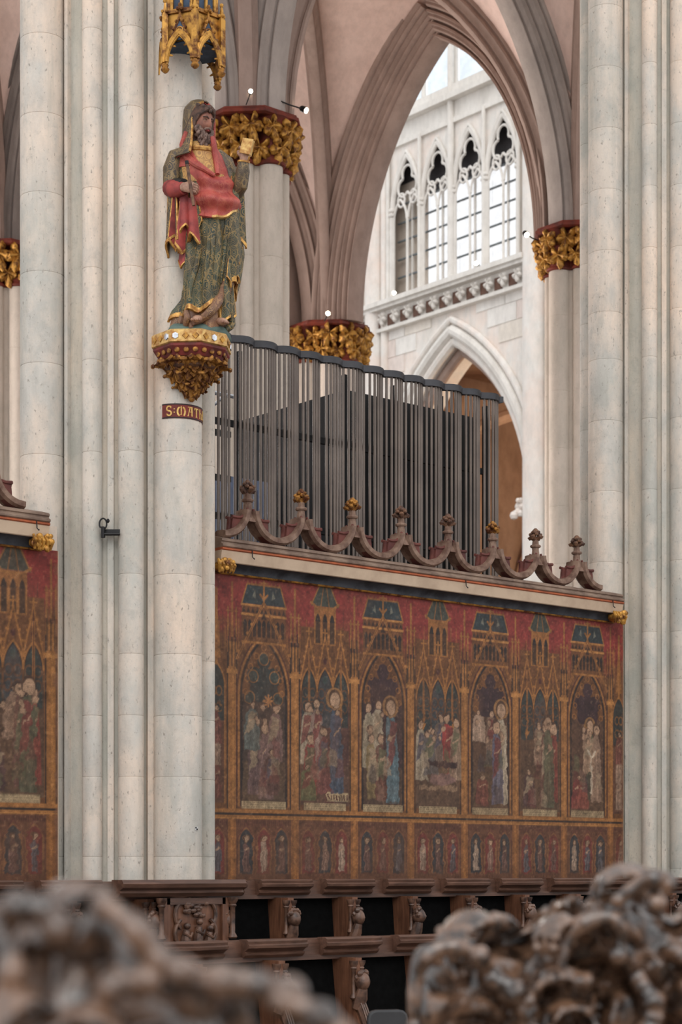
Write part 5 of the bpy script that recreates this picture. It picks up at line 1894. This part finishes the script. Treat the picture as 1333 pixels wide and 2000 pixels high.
# upper body, open octagon of panels
lput('core', MB().lathe([(CR * .9, zb + .2), (CR * .9, zb + .42), (CR * .74, zb + .44), (CR * .74, zb + 1.4)], 6, a0=0), M['gold'], False)
lput('vault', MB().lathe([(CR * .93, zb + .18), (CR * .8, zb + .21), (0.01, zb + .22)], 6, a0=0), M['blue'], False)
for i in range(6):
    p0, p1 = np.array(hexp(i, CR)), np.array(hexp(i + 1, CR))
    mid = (p0 + p1) / 2
    ex = (p1 - p0) / np.linalg.norm(p1 - p0); ez = mid / np.linalg.norm(mid)
    Lw = np.linalg.norm(p1 - p0)
    o3, e3, n3 = (*mid, zb), (*ex, 0), (*ez, 0)
    hw = Lw / 2 - .02
    # cusped arch
    ab = MB()
    ap_ = apts(0, hw, .03, .22, 10)
    for off, w_ in ((0, .02), (.026, .014), (-.02, .010)):
        ab.tube([np.array(o3) + np.array(e3) * x * (1 + off * 2) + np.array((0, 0, z + off)) + np.array(n3) * .012 for x, z in ap_], w_, 7)
    for s in (-1, 1):
        for (x, z) in ((hw * .86, .09), (hw * .62, .16)):
            ab.tube([np.array(o3) + np.array(e3) * s * x + np.array((0, 0, z)), np.array(o3) + np.array(e3) * s * (x - .035) + np.array((0, 0, z - .01))], [.012, .006], 5)
    lput('cusped_arch', ab, M['gold'])
    # gable triangle with blue tracery field
    g = MB()
    gb, gt = .10, .40
    lput('gable_field', MB().prism([(-hw * .72, .2), (hw * .72, .2), (0, gt - .05)], o3, e3, (0, 0, 1), n3, -.012, .004), M['blue'], False)
    outer_ = apts(0, hw - .004, .03, .222, 9)
    lput('gable_plate', MB().prism([(-hw - .012, .03)] + outer_ + [(hw + .012, .03), (hw + .012, gb + .02), (0, gt), (-hw - .012, gb + .02)], o3, e3, (0, 0, 1), n3, -.02, -.004), M['gold_dark'], False)
    for s in (-1, 1):
        g.tube([np.array(o3) + np.array(e3) * s * hw * 1.02 + np.array((0, 0, gb)), np.array(o3) + np.array((0, 0, gt))], .013, 6)
    g.tube([np.array(o3) + np.array(n3) * .006 + np.array(e3) * .03 * math.cos(t) + np.array((0, 0, .27 + .03 * math.sin(t))) for t in np.linspace(0, 2 * PI, 10)], .007, 5)
    lput('gable_rake', g, M['gold_dark'])
    cr_ = MB()
    for s in (-1, 1):
        for q in range(4):
            t = .18 + q * .2
            cr_.ball(np.array(o3) + np.array(e3) * s * hw * (1.02 - t) * 1.06 + np.array((0, 0, gb + (gt - gb) * t + .014)) + np.array(n3) * .01, (.015, .015, .013), 6, 4)
    cr_.tube([np.array(o3) + np.array((0, 0, gt - .01)), np.array(o3) + np.array((0, 0, gt + .07))], .010, 6)
    for q in range(4):
        cr_.ball(np.array(o3) + np.array((.024 * math.cos(q * PI / 2), .024 * math.sin(q * PI / 2), gt + .045)), .016, 6, 4)
    cr_.ball(np.array(o3) + np.array((0, 0, gt + .08)), .018, 6, 4)
    tag(lput('crocket_run', cr_, M['gold_dark']), kind='stuff')
    # blue window panel and gilded bars of the upper storey
    lput('window_panel', MB().prism([(-Lw * .3, .44), (Lw * .3, .44), (Lw * .3, 1.35), (-Lw * .3, 1.35)], (*(mid * .76), zb), e3, (0, 0, 1), n3, -.01, .012), M['blue'], False)
    for x in (-.32, 0, .32):
        lput('gilded_bar', MB().prism([(x * Lw - .011, .42), (x * Lw + .011, .42), (x * Lw + .011, 1.38), (x * Lw - .011, 1.38)], (*(mid * .76), zb), e3, (0, 0, 1), n3, -.01, .03), M['gold'], False)
    lput('battlement', MB().prism([(-Lw * .5, .425), (Lw * .5, .425), (Lw * .5, .455), (-Lw * .5, .455)], (*(mid * .93), zb), e3, (0, 0, 1), n3, -.02, .01), M['gold_dark'], False)
    # corner pinnacle and pendant
    c = hexp(i, CR)
    pn = MB().box((c[0], c[1], zb + .22), (.045, .045, .38), rz=R(60 * i))
    pn.box((c[0], c[1], zb + .46), (.038, .038, .12), rz=R(60 * i), top=(.3, .3))
    pn.ball((c[0], c[1], zb + .53), .018, 6, 4)
    for s in range(4): pn.ball((c[0] + .024 * math.cos(s * PI / 2), c[1] + .024 * math.sin(s * PI / 2), zb + .44), .014, 6, 4)
    lput('pinnacle', pn, M['gold'])
    pd = MB().lathe([(.012, 0), (.03, .015), (.036, .03), (.024, .045), (.03, .06), (.02, .08), (.026, .11)], 8, (c[0] * .99, c[1] * .99, zb - .05))
    lput('pendant', pd, M['gold_dark'])
lput('back_plate', MB().box((0, .2, zb + .62), (.28, .06, .9)), M['gold_dark'], False)
# ------------------------------------------------------------------ choir stalls
_c = {}


def cap_mesh(w):
    if w in _c: return _c[w]
    prof = [(-.0, -.13), (.06, -.13), (.085, -.11), (.09, -.095), (.075, -.085), (.1, -.07), (.125, -.06), (.13, -.04), (.115, -.03), (.12, -.012), (.10, 0), (0, 0)]
    b = MB()
    n = 12
    rows = []
    for i in range(n + 1):
        x = -w / 2 + w * i / n
        bow = .03 * math.sin(PI * i / n) + (-.012 if i in (0, n) else 0)
        rows.append([(x, -(y * (1 + .0) + (bow if y > 0 else 0)), z) for y, z in prof])
    b.grid(rows, False, True)
    k = len(prof); b.f.append(tuple(range(k))); b.f.append(tuple(b.n - k + i for i in range(k))[::-1])
    _c[w] = b.mesh('moulded_cap', M['woodh'], True, angle=25); fix_normals(_c[w])
    return _c[w]


def head_mesh(seed):
    rng = random.Random(seed)
    b = MB().ball((0, 0, 0), (.052, .058, .068), 16, 12, lambda d: 1 + .16 * gau(d, (0, -1, -.05), .2) - .06 * (gau(d, (.35, -.9, .12), .2) + gau(d, (-.35, -.9, .12), .2)))
    for i in range(26):
        a = rng.uniform(0, 2 * PI); e = rng.uniform(.0, 1.3)
        d = np.array((math.cos(e) * math.cos(a), abs(math.cos(e) * math.sin(a)) * .9 - .25, math.sin(e)))
        b.ball(d * np.array((.058, .062, .074)), rng.uniform(.014, .024), 6, 4)
    b.tube([(0, .0, -.05), (0, .02, -.12), (-.01, .05, -.2)], [.035, .05, .045], 8)
    return b.mesh('carved_head', M['carve'])


def scroll_mesh(seed):
    rng = random.Random(seed)
    b = MB()
    pts = [(0, .06 - .20 * t, -.10 - .34 * t ** 1.6) for t in np.linspace(0, 1, 9)]
    b.tube(pts, [.03, .04, .042, .04, .036, .034, .032, .03, .03], 8)
    for t in range(3):
        b.tube([(.02 * (t - 1), p[1] - .035, p[2] + .012) for p in pts], .008, 5)
    return b.mesh('arm_scroll', M['carve'])


col_me = MB().lathe([(.024, 0), (.03, .01), (.022, .03), (.016, .04), (.016, .21), (.026, .225), (.02, .235), (.032, .26), (.034, .28)], 10).mesh('colonnette', M['carve'])
heads = [head_mesh(s) for s in range(4)]
scrolls = [scroll_mesh(s) for s in range(2)]


def stall_row(label, X0, X1, yb, zt, pitch, phase, depth=.33, dh=.9):
    t = thing('choir_stalls', label, 'choir stalls', ((X0 + X1) / 2, yb, 0), group='oak choir stalls')
    ox = (X0 + X1) / 2

    def pt(name, b, mat=M['wood'], sm=False):
        me = b.mesh(name, mat, sm, off=(ox, yb, 0)); fix_normals(me)
        return put(name, me, t)
    # back boards (near black) and rails
    pt('seat_back', MB().prism([(-.03, zt - .12), (.02, zt - .12), (-.13, .5), (-.19, .5)], (0, yb, 0), (0, 1, 0), (0, 0, 1), (1, 0, 0), X0, X1), M['black'])
    pt('top_rail', MB().span((X0, yb - .10, zt - .125), (X1, yb + .12, zt - .012)), M['woodh'])
    pt('lower_fascia', MB().span((X0, yb - .12, zt - .16), (X1, yb - .06, zt - .125)), M['woodh'])
    pt('plinth', MB().span((X0, yb - depth - .15, 0), (X1, yb + .1, max(.3, zt - 1.5))), M['wood'])
    n = int((X1 - X0 - phase) / pitch) + 1
    for i in range(n):
        x = X0 + phase + i * pitch
        put('moulded_cap', cap_mesh(.54), t, (x + .06 - ox, -.08, zt))
        # divider: shaped side panel
        dv = MB().prism([(.0, zt - .15), (-.30, zt - .15), (-.29, zt - .3), (-.26, zt - .46), (-.34, zt - .62), (-.42, zt - .72), (-.42, .5), (.07, .5), (.045, zt - .6)],
                        (x, yb, 0), (0, 1, 0), (0, 0, 1), (1, 0, 0), -.03, .03)
        pt('divider', dv)
        put('colonnette', col_me, t, (x + .035 - ox, -.285, zt - .45))
        put('colonnette', col_me, t, (x - .035 - ox, -.285, zt - .45))
        put('carved_head', heads[i % 4], t, (x - ox + .0, -.345, zt - .32), (0, 0, .3 * (i % 3)))
        put('arm_scroll', scrolls[i % 2], t, (x - ox, -.30, zt - .32))
        # seat
        if i < n - 1:
            pt('seat', MB().span((x + .04, yb - .42, zt - 1.02), (x + pitch - .04, yb - .03, zt - .98)))
    return t


SY1, SZ1 = -1.02, H - .085
st1 = stall_row('upper row of dark oak choir stalls below the fresco', -4.6, 7.4, SY1, SZ1, .69, .30)
SY2, SZ2 = -2.55, H - .50
st2 = stall_row('lower front row of dark oak choir stalls with carved arm rests', -3.2, 5.6, SY2, SZ2, .72, .28)

# carved relief panel between the stalls in front of the statue pier
RPX = -1.17
rp = thing('relief_panel', 'carved oak relief panel of small figures below the statue pier', 'relief', (RPX, -1.40, 0))


def rl(name, b, mat, sm=True):
    me = b.mesh(name, mat, sm, off=(RPX, -1.40, 0)); fix_normals(me)
    return put(name, me, rp)


zc_ = SZ1 - .34
rl('panel', MB().span((RPX - .30, -1.38, .4), (RPX + .32, -1.34, SZ1 - .14)), M['wood'], False)
for x in (RPX - .28, RPX + .28):
    rl('frame_stile', MB().span((x - .03, -1.41, .4), (x + .03, -1.36, SZ1 - .14)), M['wood'], False)
rl('frame_rail', MB().span((RPX - .28, -1.41, SZ1 - .19), (RPX + .28, -1.36, SZ1 - .14)), M['woodh'], False)
rl('moulded_top', MB().prism([(0, -.13), (-.07, -.13), (-.1, -.1), (-.09, -.08), (-.13, -.06), (-.14, -.03), (-.12, 0), (0, 0)], (0, -1.36, SZ1 + .002), (0, 1, 0), (0, 0, 1), (1, 0, 0), RPX - .74, RPX + .42), M['woodh'], False)
q_ = MB()
for k in range(4):
    a = PI / 4 + k * PI / 2
    c = (RPX + .1 * math.cos(a), zc_ + .1 * math.sin(a))
    q_.tube([(c[0] + .125 * math.cos(t), -1.395, c[1] + .125 * math.sin(t)) for t in np.linspace(a - 1.75, a + 1.75, 12)], .016, 7)
rl('quatrefoil_frame', q_, M['carve'])
rng = random.Random(12)
for k, (dx, dz, s) in enumerate(((-.1, -.12, 1), (.02, -.1, 1.1), (.12, -.13, .9))):
    f_ = MB().tube([(RPX + dx, -1.39, zc_ + dz - .1), (RPX + dx, -1.40, zc_ + dz), (RPX + dx + .01, -1.40, zc_ + dz + .07 * s)], [.045, .04, .024], 8)
    f_.ball((RPX + dx + .01, -1.41, zc_ + dz + .105 * s), .028, 8, 6)
    f_.tube([(RPX + dx - .03, -1.42, zc_ + dz + .05), (RPX + dx + .02, -1.44, zc_ + dz + .02), (RPX + dx + .05, -1.42, zc_ + dz + .05)], .012, 6)
    rl('carved_figure', f_, M['carve'])
tr_ = MB()
for i in range(22):
    tr_.ball((RPX + rng.uniform(-.1, .1), -1.40, zc_ + .11 + rng.uniform(-.05, .05)), (.026, .02, .02), 6, 4)
rl('carved_foliage', tr_, M['carve'])
for x in (RPX - .34, RPX + .34):
    put('colonnette', col_me, rp, (x - RPX, -.02, SZ1 - .46), None, (1.3, 1.3, 1.15))
st3 = None

# dark chair on the choir floor, only its back shows
ch = thing('padded_chair', 'dark grey padded chair back at the bottom edge of the photo', 'chair')
chp = CAM + 11.2 * (FW + (757 - 666.5) / F_PX * RV)
ch.location = (chp[0], chp[1], 0); ch.rotation_euler = (0, 0, -.5)
zt_ = H - 275 / F_PX * 11.2
M['chair'] = plain('dark_grey_vinyl', srgb(50, 50, 52), .4, scale=5)
prof = [(.10 + (.0), 0)]
cb_ = MB()
rows = []
for y in (-.03, -.02, .02, .03):
    k = .012 if abs(y) > .025 else 0
    pts = []
    for cx_, cz_, a0 in ((.07, -.05, 0), (-.07, -.05, 90), (-.07, -.42, 180), (.07, -.42, 270)):
        for a in (0, 30, 60, 90):
            pts.append((cx_ + (.05 - k) * math.cos(R(a0 + a)), y, cz_ + (.05 - k) * math.sin(R(a0 + a))))
    rows.append(pts)
cb_.grid(rows, False, True); nn = len(rows[0])
cb_.f.append(tuple(range(nn))); cb_.f.append(tuple(3 * nn + i for i in range(nn))[::-1])
me = cb_.mesh('backrest', M['chair']); fix_normals(me); put('backrest', me, ch, (0, 0, zt_))
zseat = max(.5, zt_ - .55)
put('seat', MB().box((0, -.2, zseat), (.40, .40, .06)).mesh('seat', M['chair'], False), ch)
for sx in (-.17, .17):
    put('leg', MB().tube([(sx, -.37, 0), (sx, -.36, zseat)], .012, 8).mesh('leg', M['blackmetal']), ch)
    put('leg', MB().tube([(sx, 0, 0), (sx * .8, .02, zt_ - .3)], .012, 8).mesh('leg', M['blackmetal']), ch)

# ------------------------------------------------------------------ carved stall ends in the foreground
M['fgwood'] = plain('polished_weathered_oak', srgb(120, 90, 70), .27, c2=srgb(40, 27, 19), scale=20, spec=.8, lo=.40, hi=.62)
M['fgwood'].node_tree.nodes['Principled BSDF'].inputs['Coat Weight'].default_value = .5
M['fgwood'].node_tree.nodes['Principled BSDF'].inputs['Coat Roughness'].default_value = .18
M['fgwood2'] = plain('carving_gap_shade', srgb(34, 23, 17), .6, c2=srgb(14, 10, 8), scale=18, spec=.3)  # near-black brown meant to paint the carving's gaps as shade


def remesh(b, name, mat, voxel):
    me = b.mesh(name, mat)
    o = bpy.data.objects.new('tmp', me); COL.objects.link(o)
    md = o.modifiers.new('r', 'REMESH'); md.mode = 'VOXEL'; md.voxel_size = voxel
    sm = o.modifiers.new('s', 'SMOOTH'); sm.iterations = 2; sm.factor = .5
    dg = bpy.context.evaluated_depsgraph_get()
    m2 = bpy.data.meshes.new_from_object(o.evaluated_get(dg))
    bpy.data.objects.remove(o)
    m2.name = name
    m2.materials.clear(); m2.materials.append(mat)
    m2.shade_smooth()
    return m2


def fgp(D, uv): return [((u - 666.5) / F_PX * D, H - (v - 1697) / F_PX * D) for u, v in uv]


def carved_end(label, D, pts, seed, rad, nleaf, thick, stems):
    """foliage crest of a stall end; outline given as (lateral m, height m) in the plane facing the choir"""
    rng = random.Random(seed)
    base = CAM + D * FW
    t = thing('carved_stall_end', label, 'stall end', (base[0], base[1], 0), rz=-TH)
    xs = [p[0] for p in pts]; zs = [p[1] for p in pts]
    top = lambda x: np.interp(x, xs, zs)
    lo = H - .55 * D / 3.0
    # carved mass: lobed foliage with deep undercut hollows
    from mathutils import noise as mn
    nx_, ns_ = (200 if seed == 21 else 290), 110
    zlo = lo
    seedv = Vector((seed * 3.1, seed * 1.7, 0))
    cs = rad * 1.55
    rows = []
    for i in range(nx_):
        x = xs[0] + (xs[-1] - xs[0]) * i / (nx_ - 1)
        zt = top(x) - rad * .35
        row = []
        for j in range(ns_):
            q = j / (ns_ - 1)
            if q < .72:                                   # front face, bottom to top
                w = q / .72
                p = Vector((x, -thick * .30, zlo + (zt - rad - zlo) * w)); nrm = Vector((0, -1, .15))
            elif q < .9:                                  # over the crest
                w = (q - .72) / .18 * PI
                p = Vector((x, -thick * .30 * math.cos(w), zt - rad + rad * math.sin(w))); nrm = Vector((0, -math.cos(w), math.sin(w)))
            else:
                w = (q - .9) / .1
                p = Vector((x, thick * .30, zt - rad + (zlo - zt + rad) * w)); nrm = Vector((0, 1, 0))
            wp = p / cs + seedv
            wp = wp + .55 * mn.noise_vector(wp * .8)
            d = mn.voronoi(wp, distance_metric='DISTANCE')[0]
            lobe = max(0, 1 - (d[0] / .72) ** 2)
            crease = min(1, (d[1] - d[0]) * 3.2)
            rib = .5 + .5 * math.sin(14 * d[0] + 6 * mn.noise(wp * 1.3))
            hole = max(0, min(1, (mn.noise(wp * .55 + Vector((7, 3, 1))) - .02) * 5))
            h = rad * (.95 * lobe * crease + .12 * rib * lobe - 1.25 * hole * (1 - .4 * lobe))
            edge = min(1, i / 6, (nx_ - 1 - i) / 6)
            v = p + nrm.normalized() * h * (.35 + .65 * edge)
            v.x += rad * .35 * mn.noise(wp * 1.1 + Vector((2, 9, 4)))
            row.append(tuple(v))
        rows.append(row)
    b = MB().grid(rows, False, True)
    k0 = b.n - ns_
    b.f.append(tuple(range(ns_))); b.f.append(tuple(k0 + i for i in range(ns_))[::-1])
    me = b.mesh('carved_foliage', M['fgwood']); fix_normals(me)
    put('carved_foliage', me, t)
    # board below
    put('end_board', MB().span((xs[0], -thick * .4, 0), (xs[-1], thick * .4, lo + .02)).mesh('end_board', M['wood'], False), t)
    # thick stems and rolled leaf edges
    for pl, r_ in stems:
        k_ = np.linspace(0, 1, len(pl)); xs_ = np.linspace(0, 1, 16)
        q = fgp(D, pl)
        px_, pz_ = np.interp(xs_, k_, [a[0] for a in q]), np.interp(xs_, k_, [a[1] for a in q])
        for _i in range(3):
            px_[1:-1] = (px_[:-2] + 2 * px_[1:-1] + px_[2:]) / 4; pz_[1:-1] = (pz_[:-2] + 2 * pz_[1:-1] + pz_[2:]) / 4
        rr_ = 1.15 * r_ / F_PX * D
        y0 = -thick * rng.uniform(.5, .8)
        b = MB()
        b.tube([(a, y0 - .3 * rr_ * math.sin(PI * u), c) for a, c, u in zip(px_, pz_, xs_)], [rr_ * (.5 + .5 * math.sin(PI * u)) * (1 + .16 * math.sin(19 * u)) for u in xs_], 12)
        for e_ in (-1, 1):
            b.tube([(a, y0 - rr_ * .75 * math.sin(PI * u), c + e_ * rr_ * .55) for a, c, u in zip(px_, pz_, xs_)], [rr_ * .22 * (.5 + .5 * math.sin(PI * u)) for u in xs_], 7)
        b.ball((px_[-1], y0 - .2 * rr_, pz_[-1]), rr_ * 1.15, 10, 8); b.ball((px_[0], y0, pz_[0]), rr_ * .8, 10, 8)
        for u in (4, 8, 11):
            b.ball((px_[u] + rng.uniform(-.5, .5) * rr_, y0 + .1 * rr_, pz_[u] - rr_ * rng.uniform(.5, 1.0)), (rr_ * .7, rr_ * .6, rr_ * .7), 8, 6)
        put('carved_stem', remesh(b, 'carved_stem', M['fgwood'], rr_ * .12), t)
    # acanthus leaves: broad ribbed blades that arch over and curl under at the tip
    for k in range(nleaf):
        if k < nleaf * .4:
            x = xs[0] + (xs[-1] - xs[0]) * ((k + rng.random() * .5) / (nleaf * .4)); z = top(x) - rad * .55; y = rng.uniform(-.35, .1) * thick
        else:
            x = rng.uniform(xs[0], xs[-1]); z = top(x) - rad * rng.uniform(1.4, 5.5); y = -thick * rng.uniform(.45, .8)
        s = rad * rng.uniform(.8, 1.3)
        dirn = rng.choice((-1, 1)); tilt = rng.uniform(-.7, .7)
        b = MB()
        m, wn = 18, 7
        rows = []
        for i in range(m):
            u = i / (m - 1)
            ang = -1.0 + 3.7 * u                            # arch, then curl under
            rr_ = s * (1.15 - .45 * max(0, u - .55) / .45)
            cx_, cz_ = dirn * rr_ * -math.cos(ang + .3), rr_ * math.sin(ang + .3) * .8
            wd = s * (.35 + .55 * math.sin(PI * min(1, u * 1.05))) * (1.0 + .20 * math.cos(u * 22))
            row = []
            for j in range(wn):
                q = -1 + 2 * j / (wn - 1)
                cup = s * (.22 * q * q + .07 * math.cos(q * 7.5))
                row.append((cx_ - dirn * math.sin(ang) * cup * .4, q * wd * .75 - .2 * s, cz_ - cup))
            rows.append(row)
        rows = np.array(rows)
        # give the blade a body
        cen = rows.mean(axis=1, keepdims=True)
        b.grid(rows); b.grid(rows + np.array((0, 0, -.20 * s)), flip=True)
        b.grid([rows[:, 0], rows[:, 0] + np.array((0, 0, -.20 * s))]); b.grid([rows[:, -1], rows[:, -1] + np.array((0, 0, -.20 * s))], flip=True)
        b.grid([rows[0], rows[0] + np.array((0, 0, -.20 * s))], flip=True); b.grid([rows[-1], rows[-1] + np.array((0, 0, -.20 * s))])
        b.tube([rows[i][wn // 2] + np.array((0, 0, .03 * s)) for i in range(m)], [s * .10 * (1.1 - .6 * i / m) for i in range(m)], 7)
        for e in (0, wn - 1):
            for i in range(3, m - 2, 4):
                b.ball(rows[i][e] + np.array((0, 0, -.05 * s)), (s * .2, s * .17, s * .17), 8, 6)
        b.ball(rows[-1][wn // 2], (s * .3, s * .42, s * .26), 10, 8)
        b.tube([(rng.uniform(-.2, .2) * s, .2 * s, -2.4 * s), (-dirn * .5 * s, 0, -1.3 * s), tuple(rows[0][wn // 2])], [s * .34, s * .38, s * .3], 9)
        b.xform(Matrix.Translation((x, y, z)) @ Matrix.Rotation(rng.uniform(-.9, .9), 4, 'Z') @ Matrix.Rotation(tilt, 4, 'Y'))
        put('acanthus_leaf', remesh(b, 'acanthus_leaf', M['fgwood'], s * .07), t)
    return t




ST_L = [([(-10, 1810), (25, 1775), (70, 1765), (110, 1775), (130, 1810)], 26), ([(90, 1750), (150, 1752), (195, 1775)], 20),
        ([(215, 1765), (255, 1785), (300, 1830), (335, 1880), (365, 1890)], 24), ([(20, 1810), (52, 1870), (46, 1940), (15, 2005)], 25),
        ([(165, 1890), (200, 1856), (240, 1856), (275, 1890)], 22), ([(190, 1970), (240, 1910), (305, 1905)], 24),
        ([(340, 1915), (420, 1905), (500, 1912), (570, 1930)], 26), ([(550, 1945), (620, 1965), (660, 2000), (690, 2050)], 26),
        ([(425, 1975), (480, 1958), (545, 1975)], 26), ([(300, 1990), (370, 1960), (420, 2000)], 24), ([(90, 1900), (120, 1940), (110, 2000)], 24)]
ST_R = [([(806, 1995), (806, 1890), (832, 1852), (890, 1842), (930, 1862)], 17), ([(828, 1862), (872, 1890), (880, 1935)], 15),
        ([(842, 1930), (884, 1910), (930, 1930), (940, 1975)], 19), ([(930, 1815), (1000, 1785), (1040, 1768), (1062, 1744)], 13),
        ([(980, 1850), (1002, 1812), (1040, 1800), (1052, 1840)], 15), ([(955, 1905), (1010, 1935), (1040, 2005)], 21),
        ([(1080, 1905), (1086, 1838), (1120, 1796), (1180, 1782), (1202, 1812), (1190, 1860)], 15), ([(990, 1765), (1060, 1752), (1130, 1748), (1180, 1752)], 11),
        ([(1190, 1756), (1240, 1715), (1292, 1715), (1262, 1762)], 16), ([(1250, 1870), (1282, 1812), (1345, 1800)], 18), ([(1230, 1905), (1262, 1955), (1250, 2005)], 21),
        ([(1120, 1900), (1150, 1860), (1150, 1940), (1110, 1985)], 18), ([(1300, 1880), (1330, 1930), (1310, 2000)], 19), ([(880, 1990), (920, 1965), (970, 1995)], 17)]
carved_end('blurred carved oak foliage of a stall end in the left foreground', 2.3,
           fgp(2.3, [(-60, 1775), (40, 1770), (130, 1765), (210, 1775), (290, 1840), (335, 1900), (430, 1925), (520, 1940), (600, 1975), (650, 2025), (690, 2070)]), 21, .046, 5, .13, [ST_L[i] for i in (0, 2, 3, 5, 6, 7)])
carved_end('carved oak foliage of a stall end in the right foreground', 4.6,
           fgp(4.6, [(812, 1900), (840, 1860), (900, 1822), (960, 1775), (1010, 1742), (1060, 1722), (1100, 1728), (1180, 1748), (1230, 1712), (1300, 1720), (1400, 1710), (1560, 1700), (1720, 1760)]), 34, .072, 6, .2, [ST_R[i] for i in (0, 5, 6, 8, 10)])

# ------------------------------------------------------------------ lamps and small fittings
def wallD(u, X=27.72):
    return (X - CAM[0]) / (FW[0] + (u - 666.5) / F_PX * RV[0])


def spot_lamp(label, u, v, D, aim, anchor, size=.09, white=False, power=60, lit=True, wall=None):
    """small spotlight: housing, lens, bracket arm to its anchor"""
    k = FW + (u - 666.5) / F_PX * RV
    p = CAM + D * k
    pos = Vector((p[0], p[1], H + (1697 - v) / F_PX * D))
    t = thing('spotlight', label, 'lamp', pos, group='small spotlights')
    q = Vector(aim).normalized().to_track_quat('Z', 'Y').to_matrix().to_4x4()
    L_ = size * 1.5
    b = MB().lathe([(size * .35, -L_), (size * .5, -L_ * .8), (size * .55, 0), (size * .52, .004), (size * .46, -.01)], 14, cap=False)
    put('housing', b.mesh('housing', M['lampwhite'] if white else M['blackmetal']), t, M=q)
    if lit:
        b = MB().lathe([(.0, -.006), (size * .30, -.004), (size * .46, -.008), (size * .3, -.03), (0, -.04)], 14, cap=False)
        lens = put('lens', b.mesh('lens', M['lampglow']), t, M=q)
    a = Vector(anchor)
    b = MB().tube([(0, 0, 0) - Vector(aim).normalized() * L_ * .5 if False else tuple(-Vector(aim).normalized() * L_ * .5), tuple(a * .5 + Vector((0, 0, -.01))), tuple(a)], size * .12, 6)
    put('bracket', b.mesh('bracket', M['blackmetal']), t)
    if power:
        ld = bpy.data.lights.new('spotlight_bulb', 'SPOT'); ld.energy = power; ld.color = (1, .80, .58); ld.spot_size = R(110); ld.spot_blend = .9; ld.shadow_soft_size = size * .4
        lo = bpy.data.objects.new('bulb', ld); COL.objects.link(lo); lo.parent = t
        lo.matrix_local = Matrix.Translation(Vector(aim).normalized() * .03) @ Vector(aim).normalized().to_track_quat('-Z', 'Y').to_matrix().to_4x4()
    return t


tocam = lambda D_: (-FW[0], -FW[1], -.25)
spot_lamp('bright lit spotlight standing on the leafy capital behind the statue', 490, 178, 24.75, (-.55, -.7, -.15), (0, .1, -.15), .06, power=0)
spot_lamp('dark spotlight on a thin arm right of the leafy capital', 599, 216, 25.3, (.1, -.75, -.45), (-.5, .15, .1), .08, power=40)
spot_lamp('lit spotlight standing on the far gilded capital above the pipes', 641, 612, 34.2, (-.55, -.75, -.1), (.0, .1, -.12), .085, power=0)
spot_lamp('white-rimmed spotlight on the left of the right-hand capital', 1030, 459, 29.2, (-.3, -.7, -.5), (.35, .1, .02), .085, power=30)
spot_lamp('lit spotlight at the left end of the transept string course', 770, 572, wallD(770), (-.8, -.5, .1), (.33, .05, -.05), .12, white=True, power=0)
spot_lamp('lit spotlight below the second triforium window from the right', 931, 514, wallD(931), (-.8, -.5, .1), (.33, .05, -.05), .12, white=True, power=0)

# suspension wire over the leafy capital
k = FW + (490 - 666.5) / F_PX * RV
p = CAM + 25.0 * k
wr = MB().tube([(p[0], p[1], H + 10.36), (p[0] + .15, p[1] + .15, H + 12.4), (p[0] + .18, p[1] + .2, H + 14.2)], .008, 5)
tag(wr.build('hanging_wire', M['blackmetal']), 'thin dark wire rising from the lamp on the leafy capital', 'wire')

# black bracket with a cable on the statue pier
a_ = R(228)
bp = Vector((P1.location.x + .72 * math.cos(a_), P1.location.y + .72 * math.sin(a_), H + 2.72))
br = thing('wall_bracket', 'small black electrical bracket with curled cable on the white pier', 'bracket', bp, rz=a_ + PI / 2)
put('plate', MB().box((.03, -.06, .02), (.14, .02, .05)).mesh('plate', M['blackmetal'], False), br)
put('arm', MB().tube([(-.05, -.03, -.01), (-.05, -.10, 0), (.09, -.10, .0)], .011, 7).mesh('arm', M['blackmetal']), br)
put('clamp', MB().tube([(-.05, -.10, -.03), (-.05, -.10, .06)], .016, 8).mesh('clamp', M['blackmetal']), br)
put('cable', MB().tube([(-.05 + .03 * math.cos(t), -.09, .085 + .045 * math.sin(t)) for t in np.linspace(-1.2, 3.9, 12)], .007, 6).mesh('cable', M['blackmetal']), br)
put('connector', MB().ball((-.01, -.09, .11), (.014, .014, .018), 8, 6).mesh('connector', M['blackmetal']), br)

# small checkered survey target on the pier shaft
sa = R(283)
sv = thing('survey_target', 'tiny black and white checkered survey marker on the pier shaft', 'marker', (SX + .201 * math.cos(sa), SY + .201 * math.sin(sa), H + .33), rz=sa + PI / 2)
put('card', MB().box((0, -.001, 0), (.03, .003, .03)).mesh('card', M['lampwhite'], False), sv)
for dx, dz in ((-.007, .007), (.007, -.007)):
    put('black_quarter', MB().box((dx, -.003, dz), (.013, .002, .013)).mesh('black_quarter', M['black'], False), sv)
